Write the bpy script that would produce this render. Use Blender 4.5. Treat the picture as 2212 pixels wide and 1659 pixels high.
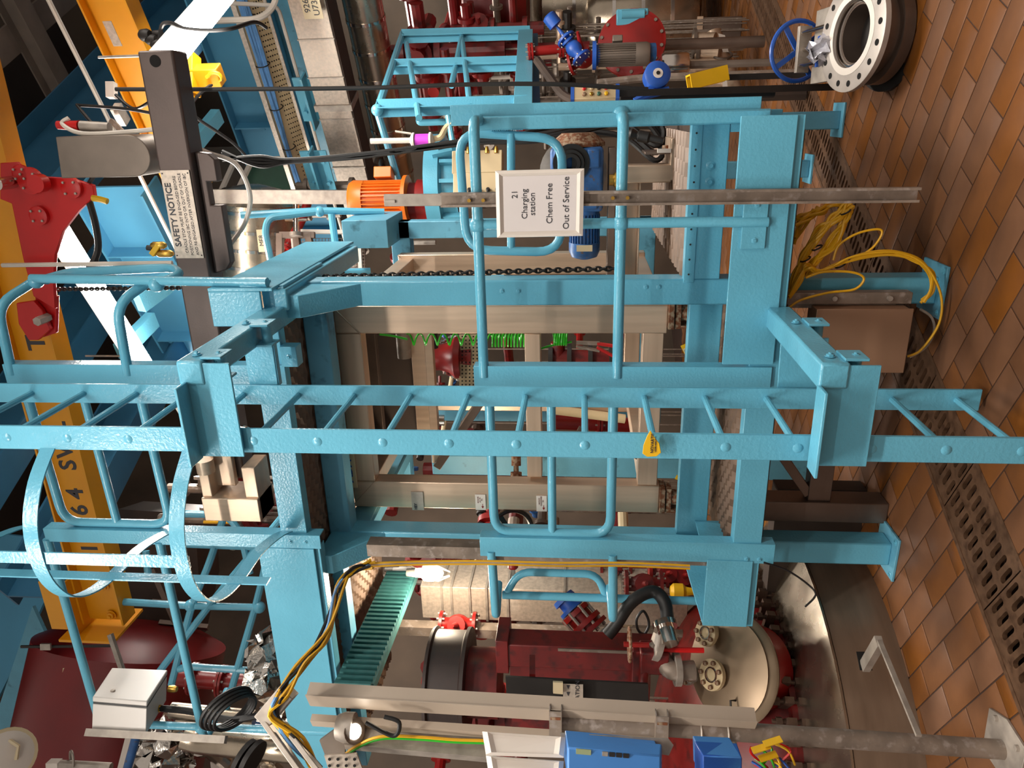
import bpy, math, random
from mathutils import Vector, Matrix, Quaternion
random.seed(7)
S = bpy.context.scene
COL = S.collection
for o in list(bpy.data.objects): bpy.data.objects.remove(o)
V3 = Vector
# ------------------------------------------------------------------ camera
YAW, PIT, ROL, FPX, EYE = math.radians(20.33), math.radians(5.27), math.radians(0.343), 1595.0, 1.65
_f = V3((-math.sin(YAW)*math.cos(PIT), math.cos(YAW)*math.cos(PIT), math.sin(PIT)))
_r0 = V3((math.cos(YAW), math.sin(YAW), 0)); _u0 = _r0.cross(_f)
_r = _r0*math.cos(ROL)+_u0*math.sin(ROL); _u = -_r0*math.sin(ROL)+_u0*math.cos(ROL)
CAM = V3((0, 0, EYE))
cd = bpy.data.cameras.new('camera'); cam = bpy.data.objects.new('camera', cd); COL.objects.link(cam)
cd.sensor_fit = 'HORIZONTAL'; cd.sensor_width = 36; cd.lens = FPX/2212*36; cd.clip_start = 0.02; cd.clip_end = 200
cam.matrix_world = Matrix.Translation(CAM) @ Matrix((-_u, _r, -_f)).transposed().to_4x4()   # the photograph is a portrait shot lying on its side
S.camera = cam
# ------------------------------------------------------------------ light and exposure
S.view_settings.view_transform = 'Standard'; S.view_settings.look = 'None'
S.view_settings.gamma = 1; S.view_settings.use_curve_mapping = False
S.view_settings.exposure = 0.0
wd = bpy.data.worlds.new('plant_hall_air'); S.world = wd; wd.use_nodes = True
wd.node_tree.nodes['Background'].inputs[0].default_value = (1.0, 0.90, 0.80, 1)
wd.node_tree.nodes['Background'].inputs[1].default_value = 0.5
LAMPS = [  # hall fluorescent battens: centre, along, length, watts
    ((-0.6, 0.5, 5.0), (1, 0, 0), 1.5, 95), ((-3.0, 0.6, 5.0), (1, 0, 0), 1.5, 115), ((2.4, 0.9, 5.0), (1, 0, 0), 1.5, 75),
    ((-0.3, -2.2, 5.0), (1, 0, 0), 1.5, 80), ((2.3, 4.0, 5.0), (1, 0, 0), 1.5, 70)]
# ------------------------------------------------------------------ helpers
def at(x, y, X=None, Y=None, Z=None, D=None):
    """world point seen at photo pixel (x, y) on the plane X=, Y= or Z=, or at depth D in metres"""
    d = _f+_r*((829.5-y)/FPX)+_u*((1106-x)/FPX)
    if X is not None: t = X/d.x
    elif Y is not None: t = Y/d.y
    elif Z is not None: t = (Z-EYE)/d.z
    else: t = D
    return CAM+d*t
ORI = {}
def v(*a): return V3(a)
def basis(d, up=None):
    d = V3(d).normalized(); up = V3(up) if up is not None else V3((0, 0, 1))
    if abs(d.dot(up.normalized())) > 0.999: up = V3((0, 1, 0)) if abs(d.y) < .9 else V3((1, 0, 0))
    s = d.cross(up).normalized(); return d, s, s.cross(d).normalized()
class MB:
    def __init__(s): s.v = []; s.f = []
    def add(s, vs, fs):
        n = len(s.v); s.v += [V3(p) for p in vs]; s.f += [[i+n for i in f] for f in fs]; return s
    def box(s, lo, hi):
        (a, b, c), (d, e, f) = lo, hi
        return s.add([(a,b,c),(d,b,c),(d,e,c),(a,e,c),(a,b,f),(d,b,f),(d,e,f),(a,e,f)],
                     [(0,3,2,1),(4,5,6,7),(0,1,5,4),(1,2,6,5),(2,3,7,6),(3,0,4,7)])
    def sect(s, a, b, poly, up=None, cap=True):
        a = V3(a); b = V3(b); d, e, u = basis(b-a, up); n = len(poly)
        vs = [a+e*p[0]+u*p[1] for p in poly]+[b+e*p[0]+u*p[1] for p in poly]
        fs = [(i, (i+1) % n, n+(i+1) % n, n+i) for i in range(n)]
        if cap: fs += [tuple(range(n))[::-1], tuple(range(n, 2*n))]
        return s.add(vs, fs)
    def bar(s, a, b, w, h, up=None):
        return s.sect(a, b, [(-w/2,-h/2),(w/2,-h/2),(w/2,h/2),(-w/2,h/2)], up)
    def chan(s, a, b, w, h, t=.008, up=None):     # C section, web at -w/2 side
        return s.sect(a, b, [(-w/2,-h/2),(w/2,-h/2),(w/2,-h/2+t),(-w/2+t,-h/2+t),(-w/2+t,h/2-t),(w/2,h/2-t),(w/2,h/2),(-w/2,h/2)], up)
    def ibeam(s, a, b, w, h, t=.012, up=None):
        return s.sect(a, b, [(-w/2,-h/2),(w/2,-h/2),(w/2,-h/2+t),(t/2,-h/2+t),(t/2,h/2-t),(w/2,h/2-t),(w/2,h/2),(-w/2,h/2),(-w/2,h/2-t),(-t/2,h/2-t),(-t/2,-h/2+t),(-w/2,-h/2+t)], up)
    def ell(s, a, b, w, h, t=.008, up=None):      # L section, corner at origin
        return s.sect(a, b, [(0,0),(w,0),(w,t),(t,t),(t,h),(0,h)], up)
    def prism(s, poly, vec):
        vec = V3(vec); n = len(poly); P = [V3(p) for p in poly]
        return s.add(P+[p+vec for p in P], [tuple(range(n))[::-1], tuple(range(n, 2*n))]+[(i, (i+1) % n, n+(i+1) % n, n+i) for i in range(n)])
    def tube(s, pts, r, n=8, closed=False):
        P = [V3(p) for p in pts]; m = len(P); R = r if isinstance(r, (list, tuple)) else [r]*m
        T = []
        for i in range(m):
            a = P[i-1] if (i > 0 or closed) else P[i]; b = P[(i+1) % m] if (i < m-1 or closed) else P[i]
            T.append((b-a).normalized() if (b-a).length > 1e-9 else V3((0,0,1)))
        _, e, u = basis(T[0]); vs = []
        for i in range(m):
            if i:
                q = T[i-1].rotation_difference(T[i]); e = q @ e; u = q @ u
            for k in range(n):
                w = 2*math.pi*k/n; vs.append(P[i]+(e*math.cos(w)+u*math.sin(w))*R[i])
        fs = []
        for i in range(m if closed else m-1):
            j = (i+1) % m
            for k in range(n): fs.append((i*n+k, i*n+(k+1) % n, j*n+(k+1) % n, j*n+k))
        if not closed: fs += [tuple(range(n))[::-1], tuple(range((m-1)*n, m*n))]
        return s.add(vs, fs)
    def lathe(s, o, axis, prof, n=20, closed=False):
        o = V3(o); d, e, u = basis(axis); vs = []; m = len(prof)
        for t, r in prof:
            for k in range(n):
                w = 2*math.pi*k/n; vs.append(o+d*t+(e*math.cos(w)+u*math.sin(w))*max(r, 1e-4))
        fs = [(i*n+k, i*n+(k+1) % n, ((i+1) % m)*n+(k+1) % n, ((i+1) % m)*n+k) for i in range(m if closed else m-1) for k in range(n)]
        if not closed: fs += [tuple(range(n))[::-1], tuple(range((m-1)*n, m*n))]
        return s.add(vs, fs)
    def cyl(s, a, b, r, n=16): a = V3(a); b = V3(b); return s.lathe(a, b-a, [(0, r), ((b-a).length, r)], n)
    def ring(s, c, axis, R, r, n=28, k=8):
        return s.lathe(c, axis, [(math.sin(2*math.pi*i/k)*r, R+math.cos(2*math.pi*i/k)*r) for i in range(k)], n, closed=True)
    def ball(s, c, r, n=12, m=7, sq=1.0):
        return s.lathe(V3(c)-V3((0,0,r*sq)), (0,0,1), [(r*sq*(1-math.cos(math.pi*i/m)), r*math.sin(math.pi*i/m)) for i in range(m+1)], n)
    def build(s, name, mat, parent=None, bevel=0, kind=None, ang=35):
        c = V3((0,0,0)); lo = V3(s.v[0]); hi = V3(s.v[0])
        for p in s.v:
            for k in range(3): lo[k] = min(lo[k], p[k]); hi[k] = max(hi[k], p[k])
        c = (lo+hi)/2
        if parent is None: c.z = lo.z
        me = bpy.data.meshes.new(name); me.from_pydata([p-c for p in s.v], [], s.f); me.update()
        me.polygons.foreach_set('use_smooth', [True]*len(me.polygons)); me.set_sharp_from_angle(angle=math.radians(ang))
        if isinstance(mat, str): mat = M[mat]
        me.materials.append(mat)
        o = bpy.data.objects.new(name, me); COL.objects.link(o)
        ORI[o.name] = c
        if parent is not None: o.parent = parent; o.location = c-ORI[parent.name]
        else: o.location = c
        if bevel:
            b = o.modifiers.new('bevel', 'BEVEL'); b.width = bevel; b.segments = 2; b.limit_method = 'ANGLE'; b.angle_limit = math.radians(50); b.harden_normals = False
        if kind: o['kind'] = kind
        return o
def inst(src, loc, parent=None, rot=None, scale=None, mat=None, name=None):
    o = src.copy(); COL.objects.link(o); o.parent = parent; loc = V3(loc)
    if name: o.name = name
    ORI[o.name] = loc; o.location = loc-(ORI[parent.name] if parent is not None else V3((0,0,0)))
    if rot is not None: o.rotation_mode = 'QUATERNION'; o.rotation_quaternion = rot
    if scale: o.scale = scale
    return o
def tag(o, label, cat=None, group=None, kind=None):
    if label: o['label'] = label
    if cat: o['category'] = cat
    if group: o['group'] = group
    if kind: o['kind'] = kind
    return o
def thing(name, loc, label, cat, group=None):
    o = bpy.data.objects.new(name, None); COL.objects.link(o); o.location = V3(loc); o.empty_display_size = .1
    ORI[o.name] = V3(loc); return tag(o, label, cat, group)
def fil(pts, r, n=5, closed=False):
    """round the corners of a polyline"""
    P = [V3(p) for p in pts]; out = []; m = len(P)
    for i in range(m):
        if not closed and i in (0, m-1): out.append(P[i]); continue
        a, b, c = P[i-1], P[i], P[(i+1) % m]
        ra = min(r, (a-b).length*.49, (c-b).length*.49); p = b+(a-b).normalized()*ra; q = b+(c-b).normalized()*ra
        for k in range(n+1):
            t = k/n; out.append(p*(1-t)**2+b*2*t*(1-t)+q*t*t)
    return out
def spl(pts, n=6):
    """smooth curve through points"""
    P = [V3(p) for p in pts]; out = []
    for i in range(len(P)-1):
        a = P[max(i-1, 0)]; b = P[i]; c = P[i+1]; d = P[min(i+2, len(P)-1)]
        for k in range(n):
            t = k/n; out.append(0.5*((2*b)+(c-a)*t+(2*a-5*b+4*c-d)*t*t+(3*b-a-3*c+d)*t**3))
    out.append(P[-1]); return out
def text(body, o, right, up, size, mat, parent, name='lettering', align='CENTER', thick=.0008, bold=0):
    cu = bpy.data.curves.new('lettering', 'FONT'); cu.body = body; cu.size = size; cu.align_x = align; cu.align_y = 'CENTER'; cu.extrude = thick; cu.offset = bold; cu.resolution_u = 3
    ob = bpy.data.objects.new('lettering_curve', cu); COL.objects.link(ob)
    dg = bpy.context.evaluated_depsgraph_get(); me = bpy.data.meshes.new_from_object(ob.evaluated_get(dg))
    bpy.data.objects.remove(ob); right = V3(right).normalized(); up = V3(up).normalized(); nrm = right.cross(up)
    mb = MB(); mb.add([V3(o)+right*p.co.x+up*p.co.y+nrm*p.co.z for p in me.vertices], [list(p.vertices) for p in me.polygons])
    bpy.data.meshes.remove(me); return mb.build(name, mat, parent, ang=30)
# ------------------------------------------------------------------ materials
M = {}
def srgb(r, g, b):
    f = lambda c: (c/255/12.92 if c/255 <= .04045 else ((c/255+.055)/1.055)**2.4)
    return (f(r), f(g), f(b))
def mat(name, col, rough=.5, metal=0, var=.15, scale=6, bump=0, bscale=60, coat=0, col2=None, mix=(.45, .62), stretch=None, rnd=0, emit=None, rvar=.12, spec=None, alpha=None, trans=0):
    m = bpy.data.materials.new(name); m.use_nodes = True; nt = m.node_tree; N = nt.nodes; L = nt.links; bs = N['Principled BSDF']
    if max(col) > 1.01: col = srgb(*col)
    if col2 and max(col2) > 1.01: col2 = srgb(*col2)
    tc = N.new('ShaderNodeTexCoord'); src = tc.outputs['Object']
    if stretch:
        mp = N.new('ShaderNodeMapping'); mp.inputs['Scale'].default_value = stretch; L.new(src, mp.inputs[0]); src = mp.outputs[0]
    no = N.new('ShaderNodeTexNoise'); no.inputs['Scale'].default_value = scale; no.inputs['Detail'].default_value = 5; L.new(src, no.inputs['Vector'])
    rp = N.new('ShaderNodeValToRGB'); rp.color_ramp.elements[0].position = .3; rp.color_ramp.elements[1].position = .72
    rp.color_ramp.elements[0].color = (*[c*(1-var) for c in col], 1); rp.color_ramp.elements[1].color = (*[min(1, c*(1+var)) for c in col], 1)
    L.new(no.outputs['Fac'], rp.inputs[0]); out = rp.outputs[0]
    if col2:
        n2 = N.new('ShaderNodeTexNoise'); n2.inputs['Scale'].default_value = scale*2.7; n2.inputs['Detail'].default_value = 7; L.new(src, n2.inputs['Vector'])
        r2 = N.new('ShaderNodeValToRGB'); r2.color_ramp.elements[0].position = mix[0]; r2.color_ramp.elements[1].position = mix[1]; L.new(n2.outputs['Fac'], r2.inputs[0])
        mx = N.new('ShaderNodeMixRGB'); L.new(r2.outputs[0], mx.inputs[0]); L.new(out, mx.inputs[1]); mx.inputs[2].default_value = (*col2, 1); out = mx.outputs[0]
    if rnd:
        oi = N.new('ShaderNodeObjectInfo'); hs = N.new('ShaderNodeHueSaturation')
        mr = N.new('ShaderNodeMapRange'); mr.inputs[3].default_value = 1-rnd; mr.inputs[4].default_value = 1+rnd; L.new(oi.outputs['Random'], mr.inputs[0]); L.new(mr.outputs[0], hs.inputs['Value'])
        m2 = N.new('ShaderNodeMath'); m2.operation = 'MULTIPLY'; m2.inputs[1].default_value = 7.31; L.new(oi.outputs['Random'], m2.inputs[0]); m3 = N.new('ShaderNodeMath'); m3.operation = 'FRACT'; L.new(m2.outputs[0], m3.inputs[0])
        ms = N.new('ShaderNodeMapRange'); ms.inputs[3].default_value = .86; ms.inputs[4].default_value = 1.12; L.new(m3.outputs[0], ms.inputs[0]); L.new(ms.outputs[0], hs.inputs['Saturation'])
        L.new(out, hs.inputs['Color']); out = hs.outputs[0]
    L.new(out, bs.inputs['Base Color'])
    rr = N.new('ShaderNodeMapRange'); rr.inputs[3].default_value = max(.03, rough-rvar); rr.inputs[4].default_value = min(1, rough+rvar); L.new(no.outputs['Fac'], rr.inputs[0]); L.new(rr.outputs[0], bs.inputs['Roughness'])
    bs.inputs['Metallic'].default_value = metal
    if coat: bs.inputs['Coat Weight'].default_value = coat; bs.inputs['Coat Roughness'].default_value = .12
    if spec is not None: bs.inputs['Specular IOR Level'].default_value = spec
    if trans: bs.inputs['Transmission Weight'].default_value = trans
    if bump:
        nb = N.new('ShaderNodeTexNoise'); nb.inputs['Scale'].default_value = bscale; nb.inputs['Detail'].default_value = 3; L.new(src, nb.inputs['Vector'])
        bp = N.new('ShaderNodeBump'); bp.inputs['Strength'].default_value = bump; bp.inputs['Distance'].default_value = .01; L.new(nb.outputs['Fac'], bp.inputs['Height']); L.new(bp.outputs[0], bs.inputs['Normal'])
    if emit: bs.inputs['Emission Color'].default_value = (*emit[:3], 1); bs.inputs['Emission Strength'].default_value = emit[3]
    M[name] = m; return m
mat('blue_paint', (96,170,196), .24, var=.06, scale=3, bump=.16, bscale=85, rvar=.06)
mat('blue_paint_dull', (92,158,184), .48, var=.14, scale=4, bump=.1, bscale=60, col2=(60,112,130), mix=(.6,.75))
mat('blue_tread', (78,140,165), .45, var=.2, scale=30, col2=(60,50,42), mix=(.5,.7))
mat('teal_mesh', (48,98,98), .5, var=.2, scale=20)
mat('stainless', (206,180,156), .38, metal=.6, var=.1, scale=3, stretch=(9,9,.5), bump=.03, bscale=40)
mat('stainless_x', (206,180,156), .38, metal=.6, var=.1, scale=3, stretch=(.5,9,9), bump=.03, bscale=40)
mat('stainless_dark', (120,104,94), .45, metal=.75, var=.18, scale=4, bump=.06, bscale=50)
mat('steel_lift', (92,80,76), .5, metal=.55, var=.16, scale=5, bump=.05, bscale=90)
mat('steel_grey', (128,116,106), .5, metal=.6, var=.15, scale=6)
mat('polished', (205,196,188), .16, metal=1, var=.06, scale=5)
mat('clad', (178,164,146), .27, metal=.95, var=.14, scale=5, bump=.12, bscale=9)
mat('foil', (205,198,190), .2, metal=.95, var=.1, scale=8, bump=.9, bscale=14)
mat('galv', (166,156,146), .5, metal=.45, var=.25, scale=14, bump=.05, bscale=40)
mat('galv_sheet', (188,174,160), .42, metal=.35, var=.2, scale=40)
mat('galv_dirty', (140,126,114), .5, metal=.4, var=.28, scale=9, col2=(166,154,146), mix=(.55,.68), bump=.12, bscale=50)
mat('red_paint', (138,20,16), .36, var=.14, scale=5, bump=.06, bscale=40)
mat('red_dark', (104,16,14), .42, var=.2, scale=5, col2=(60,12,10), mix=(.5,.7))  # dark red parts; also shade painted into reactor head and agitator
mat('red_bright', (196,22,22), .35, var=.08, scale=5)
mat('red_vessel', (110,16,18), .4, var=.2, scale=2.2)
mat('yellow_paint', (222,150,10), .42, var=.08, scale=3, bump=.05, bscale=40)
mat('yellow_cable', (214,160,20), .45, var=.08, scale=8)
mat('yellow_tag', (226,176,20), .45, var=.05, scale=8)
mat('orange_paint', (222,112,24), .4, var=.08, scale=6)
mat('purple', (190,60,190), .4, var=.1)
mat('green_hose', (40,170,30), .35, var=.1)
mat('tile', (118,75,42), .5, var=.18, scale=1.4, bump=.1, bscale=22, rnd=.09, col2=(92,58,36), mix=(.38,.8), rvar=.14, spec=.3)
mat('grout', (54,34,24), .85, var=.25, scale=9)
mat('grate_steel', (104,76,56), .5, metal=.35, var=.22, scale=9, col2=(74,50,34), mix=(.45,.7), bump=.08)
mat('trunk_grey', (172,156,140), .45, var=.05, scale=3)
mat('mesh_steel', (108,86,70), .5, metal=.2, var=.2, scale=20)
mat('lid_tan', (138,118,96), .4, metal=.6, var=.12, scale=4)
mat('flange_grey', (186,176,168), .45, metal=.3, var=.14, scale=8)
mat('clamp_steel', (92,72,60), .5, metal=.5, var=.25, scale=20)
mat('skirt_steel', (140,120,102), .42, metal=.6, var=.14, scale=3, stretch=(1,1,6))
mat('drum_brown', (44,30,26), .5, var=.2, scale=30)
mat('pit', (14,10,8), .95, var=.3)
mat('black_rubber', (20,18,18), .5, var=.2, scale=8)
mat('black_paint', (26,22,20), .35, var=.2, scale=8)
mat('rust', (110,62,34), .8, var=.35, scale=18, col2=(150,128,104), mix=(.45,.6), bump=.25, bscale=60)
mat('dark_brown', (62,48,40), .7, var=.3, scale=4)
mat('dark_steel', (40,36,34), .55, metal=.3, var=.25, scale=6)
mat('white_plastic', (224,214,204), .38, var=.03, scale=4)
mat('paper', (214,206,204), .2, var=.02, scale=3, coat=.8)
mat('ink', (52,52,58), .5, var=.05)
mat('box_brown', (150,116,92), .42, metal=.35, var=.06, scale=3)
mat('enclosure', (206,200,194), .4, var=.03, scale=3)
mat('beige', (200,178,140), .45, var=.06, scale=5)
mat('cream', (214,196,160), .45, var=.06, scale=5)
mat('blue_gear', (44,92,150), .42, var=.28, scale=14, col2=(96,82,76), mix=(.6,.72), bump=.15, bscale=40)
mat('blue_bright', (36,84,170), .38, var=.1, scale=8)
mat('blue_light', (70,130,200), .4, var=.06, scale=6)
mat('blue_cable', (96,146,200), .45, var=.12, scale=10)
mat('brass', (190,150,70), .3, metal=.9, var=.12)
mat('white_pipe', (214,204,192), .45, var=.08, scale=6)
mat('lens_white', (255,250,240), .3, emit=(1, .97, .9, 22))
mat('lens_bright', (255,250,240), .3, emit=(1, .96, .88, 75))
mat('lens_warm', (255,240,215), .3, emit=(1, .9, .74, 26))
mat('panel_led', (150,160,120), .3, var=.05)
mat('green_panel', (50,92,74), .5, var=.2, scale=4)
mat('roof_dark', (40,32,27), .8, var=.3, scale=1.5)
mat('wall_far', (84,70,58), .85, var=.35, scale=1.2)
mat('blue_wall', (78,150,186), .6, var=.12, scale=1.2)
mat('blue_deep', (40,92,122), .45, var=.12, scale=3)
mat('stone_roof', (120,108,98), .8, var=.2, scale=3)
# ================================================================== lamps of the hall
def batten(c, d, ln, watts, label, lens='lens_white', group=None):
    c = V3(c); d = V3(d).normalized(); t = thing('fluorescent_lamp', c, label, 'lamp', group)
    MB().sect(c-d*ln/2, c+d*ln/2, [(-.05,.0),(.05,.0),(.075,.06),(.03,.09),(-.03,.09),(-.075,.06)]).build('lamp_housing', 'enclosure', t)
    MB().sect(c-d*(ln/2-.03), c+d*(ln/2-.03), [(-.07,-.01),(-.055,-.05),(.055,-.05),(.07,-.01)]).build('lamp_diffuser', lens, t)
    for e in (-1, 1): MB().cyl(c+d*e*ln*.35+v(0,0,.09), c+d*e*ln*.35+v(0,0,.45), .008, 6).build('hanger_rod', 'galv', t)
    ld = bpy.data.lights.new('lamp_light', 'AREA'); ld.shape = 'RECTANGLE'; ld.size = ln; ld.size_y = .16; ld.energy = watts; ld.color = (1, .93, .84)
    lo = bpy.data.objects.new('lamp_light', ld); COL.objects.link(lo); lo.parent = t
    lo.matrix_local = Matrix.Translation((0,0,-.07)) @ Matrix((d, V3((0,0,1)).cross(d), (0,0,1))).transposed().to_4x4()
    return t
LAB = ['fluorescent batten hung above the spot where the ladder is viewed from', 'fluorescent batten hung over the aisle on the reactor side', 'fluorescent batten hung over the aisle on the knife gate valve side',
       'rearmost fluorescent batten of the aisle', 'fluorescent batten hung behind the machine deck']
for q, l in zip(LAMPS, LAB): batten(*q, l, group='ceiling battens over the aisle')
# ================================================================== floor
TA = V3((-.885, .465, 0)).normalized(); TC = V3((-.465, -.885, 0)).normalized()
def fl(a, b, z=0): return TA*a+TC*b+v(0,0,z)
G0, G1 = 2.635, 2.985                      # drain channel between these two tile-axis positions
floor = MB().add([fl(-9,-12,-.005), fl(-9,6,-.005), fl(G0,6,-.005), fl(G0,-12,-.005), fl(G1,-12,-.005), fl(G1,6,-.005), fl(12,6,-.005), fl(12,-12,-.005),
    fl(G0,-12,-.16), fl(G0,6,-.16), fl(G1,6,-.16), fl(G1,-12,-.16)], [(0,1,2,3),(4,5,6,7),(3,2,9,8),(4,11,10,5),(8,9,10,11)]).build('floor', 'grout')
ORI['floor'] = V3(floor.location)
tag(floor, 'brown quarry tile floor laid in running bond with a slotted drain', None, None, 'structure')
tm = M['tile']; nt = tm.node_tree
g = nt.nodes.new('ShaderNodeNewGeometry'); ad = nt.nodes.new('ShaderNodeMath'); ad.operation = 'ADD'; fr = nt.nodes.new('ShaderNodeMath'); fr.operation = 'FRACT'
oi = [n for n in nt.nodes if n.type == 'OBJECT_INFO'][0]
for l in list(oi.outputs['Random'].links):
    to = l.to_socket; nt.links.remove(l); nt.links.new(fr.outputs[0], to)
nt.links.new(oi.outputs['Random'], ad.inputs[0]); nt.links.new(g.outputs['Random Per Island'], ad.inputs[1]); nt.links.new(ad.outputs[0], fr.inputs[0])
def seen(p):
    q = p-CAM; d = q.dot(_f)
    if d < .3: return None
    x = 1106-FPX*q.dot(_u)/d; y = 829.5-FPX*q.dot(_r)/d
    return (x, y, d)
TL, TW, RB = .302, .1485, -3.136
tiles = []
for k in range(-70, 40):
    b0 = RB+k*TW; off = 1.432+(TL/2 if k % 2 else 0)
    for j in range(-40, 40):
        a0 = off+j*TL; a1 = a0+TL-.006
        for lo, hi in ((-9, G0-.004), (G1+.004, 12)):
            x0 = max(a0, lo); x1 = min(a1, hi)
            if x1-x0 < .03: continue
            s = seen(fl((x0+x1)/2, b0+TW/2))
            if s and -1500 < s[1] < 2900 and s[0] < 3600 and s[2] < 12: tiles.append((s[2]+(0 if -60 < s[1] < 1720 and s[0] < 2290 else 100), x0, x1, b0))
tiles.sort()
def tilebox(mb, x0, x1, b0, b1, f=fl):
    e = .006; P = [(x0,b0),(x1,b0),(x1,b1),(x0,b1)]; I = [(x0+e,b0+e),(x1-e,b0+e),(x1-e,b1-e),(x0+e,b1-e)]
    mb.add([f(a,b,-.006) for a,b in P]+[f(a,b,-.003) for a,b in P]+[f(a,b,0) for a,b in I],
           [(8,9,10,11)[::-1]]+[(i,4+i,4+(i+1)%4,(i+1)%4) for i in range(4)]+[(4+i,8+i,8+(i+1)%4,4+(i+1)%4) for i in range(4)]); return mb
mt = MB(); tilebox(mt, -.148, .148, -.0708, .0708); tile0 = None
for i, (d, x0, x1, b0) in enumerate(tiles[:298]):
    c = fl((x0+x1)/2, b0+TW/2, -.003); ln = (x1-x0)/.296
    if tile0 is None:
        tile0 = mt.build('tile', 'tile', floor); tile0.location = c-ORI['floor']; tile0.rotation_mode = 'QUATERNION'
        base = tile0
        # rebuild the shared mesh in tile axes so one mesh serves every length
        for p in base.data.vertices:
            w = p.co.copy(); p.co = V3((w.dot(TA), w.dot(TC), w.z))
        rq = Matrix((TA, TC, TA.cross(TC))).transposed().to_quaternion(); base.data.flip_normals(); base.rotation_quaternion = rq; o = base
        if TA.cross(TC).z < 0: pass
    else: o = inst(tile0, c, floor, rq)
    tl = (random.gauss(0, .0008), random.gauss(0, .001)); o.rotation_quaternion = rq @ Quaternion((1, tl[0], tl[1], 0)).normalized()
    o.scale = (ln, 1, 1)
mr = MB()
for d, x0, x1, b0 in tiles[298:]: tilebox(mr, x0, x1, b0+.003, b0+TW-.003)
mr.build('far_tiles', 'tile', floor, kind='stuff')
# drain grate panels with real slots
def grate(b0, b1, first=False):
    mb = MB(); n = max(1, round((b1-b0)/.053)); p = (b1-b0-.006)/n; L2 = (G1-G0)/2
    cm = (G0+G1)/2
    for col in (0, 1):
        lo = G0+.004 if col == 0 else cm; hi = cm if col == 0 else G1-.004
        cc = 2.743 if col == 0 else 2.877
        for i in range(n):
            y0 = b0+.003+i*p; y1 = y0+p; ym = (y0+y1)/2; hl, hw = .05, .0145
            ring = [(cc+hl-hw+hw*math.cos(t), ym+hw*math.sin(t)) for t in [-math.pi/2+math.pi*k/4 for k in range(5)]]+[(cc-hl+hw-hw*math.cos(t), ym-hw*math.sin(t)) for t in [-math.pi/2+math.pi*k/4 for k in range(5)]]
            out = [(cc+.03,y0),(hi,y0),(hi,ym),(hi,y1),(cc+.03,y1),(cc-.03,y1),(lo,y1),(lo,ym),(lo,y0),(cc-.03,y0)]
            vs = [fl(a,b,-.001) for a,b in out]+[fl(a,b,-.001) for a,b in ring]+[fl(a,b,-.02) for a,b in ring]
            mb.add(vs, [((i+1)%10, i, 10+i, 10+(i+1)%10) for i in range(10)]+[(10+(i+1)%10, 10+i, 20+i, 20+(i+1)%10) for i in range(10)])
    return mb
gp = None
for k in range(-16, 3):
    mb = grate(-1.45+k*.5, -.95+k*.5); mb.build('grate_panel', 'grate_steel', floor)
for a in (G0-.018, G1-.004):
    MB().prism([fl(a,-10,-.004), fl(a+.022,-10,-.004), fl(a+.022,1,-.004), fl(a,1,-.004)], (0,0,.006)).build('drain_rim', 'grate_steel', floor)
# ================================================================== access platform
FP, PP = 3.2, 3.5                          # front (rail) plane and post plane
BL = 'blue_paint'
pf = thing('access_platform', (-1.5, 3.55, 0), 'two-level blue steel access platform with portal posts and mesh decks', 'platform')
def hexbolt(mb, p, d, r=.014, h=.011, w=True):
    p = V3(p); d = V3(d).normalized()
    if w: mb.lathe(p, d, [(0, r*1.45), (.003, r*1.45)], 12)
    mb.lathe(p, d, [(0, r*1.1), (h*.85, r*1.1), (h, r*.9)], 6); mb.lathe(p, d, [(0, r*.55), (h*1.5, r*.5)], 8); return mb
bolt0 = None
def bolt(p, d, parent, sc=1.0, mat=BL):
    global bolt0
    if bolt0 is None:
        bolt0 = hexbolt(MB(), (0,0,0), (0,0,1)).build('bolt', BL, parent); o = bolt0
        cz = ORI[o.name]; ORI[o.name] = V3(p); o.location = V3(p)-ORI[parent.name]; o.rotation_mode = 'QUATERNION'
    else: o = inst(bolt0, p, parent)
    o.rotation_mode = 'QUATERNION'; o.rotation_quaternion = V3((0,0,1)).rotation_difference(V3(d)); o.scale = (sc,)*3
    return o
for X0, X1 in ((-.889, -.764), (-2.312, -2.182)):
    MB().box((X0, PP, 0.012), (X1, PP+.125, 2.935)).build('post', BL, pf, .008)
    MB().box((X0-.06, PP-.06, 0), (X1+.06, PP+.185, .014)).build('base_plate', 'blue_paint_dull', pf, .003)
    for dx in (-.035, .16): bolt((X0+dx, PP-.03, .014), (0,0,1), pf, 1.1)
MB().box((-.16, 5.15, .012), (-.05, 5.27, 1.0)).build('post', 'blue_paint_dull', pf, .006)
MB().box((-.21, 5.1, 0), (0, 5.32, .014)).build('base_plate', 'blue_paint_dull', pf, .003)
c = at(1752, 365, Z=0); MB().box((c.x-.06, c.y, 0.012), (c.x+.06, c.y+.1, 1.0)).build('post', 'blue_paint_dull', pf, .006)
MB().box((c.x-.1, c.y-.05, 0), (c.x+.1, c.y+.15, .012)).build('base_plate', 'blue_paint_dull', pf)
MB().box((-2.312, PP+.003, 2.925), (-.764, PP+.122, 3.05)).build('portal_beam', 'blue_paint_dull', pf, .008)
for sx, X in ((1, -.83), (-1, -2.245)):    # haunches at the portal corners
    MB().prism([(X+.055, PP+.01, 3.04), (X+.055, PP+.01, 2.72), (X+.055, FP+.06, 2.96), (X+.055, FP+.06, 3.04)], (-.11,0,0)).build('gusset', BL, pf, .004)
MB().box((-2.2, PP+.05, .965), (-.889, PP+.11, 1.125)).build('cross_beam', BL, pf, .004)
MB().box((-.764, PP, 1.0), (-.02, PP+.09, 1.15)).build('cross_beam', BL, pf, .004)
MB().box((-.78, PP-.006, 1.118), (-.02, PP+.05, 1.168)).build('deck_edge', BL, pf, .003)
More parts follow.
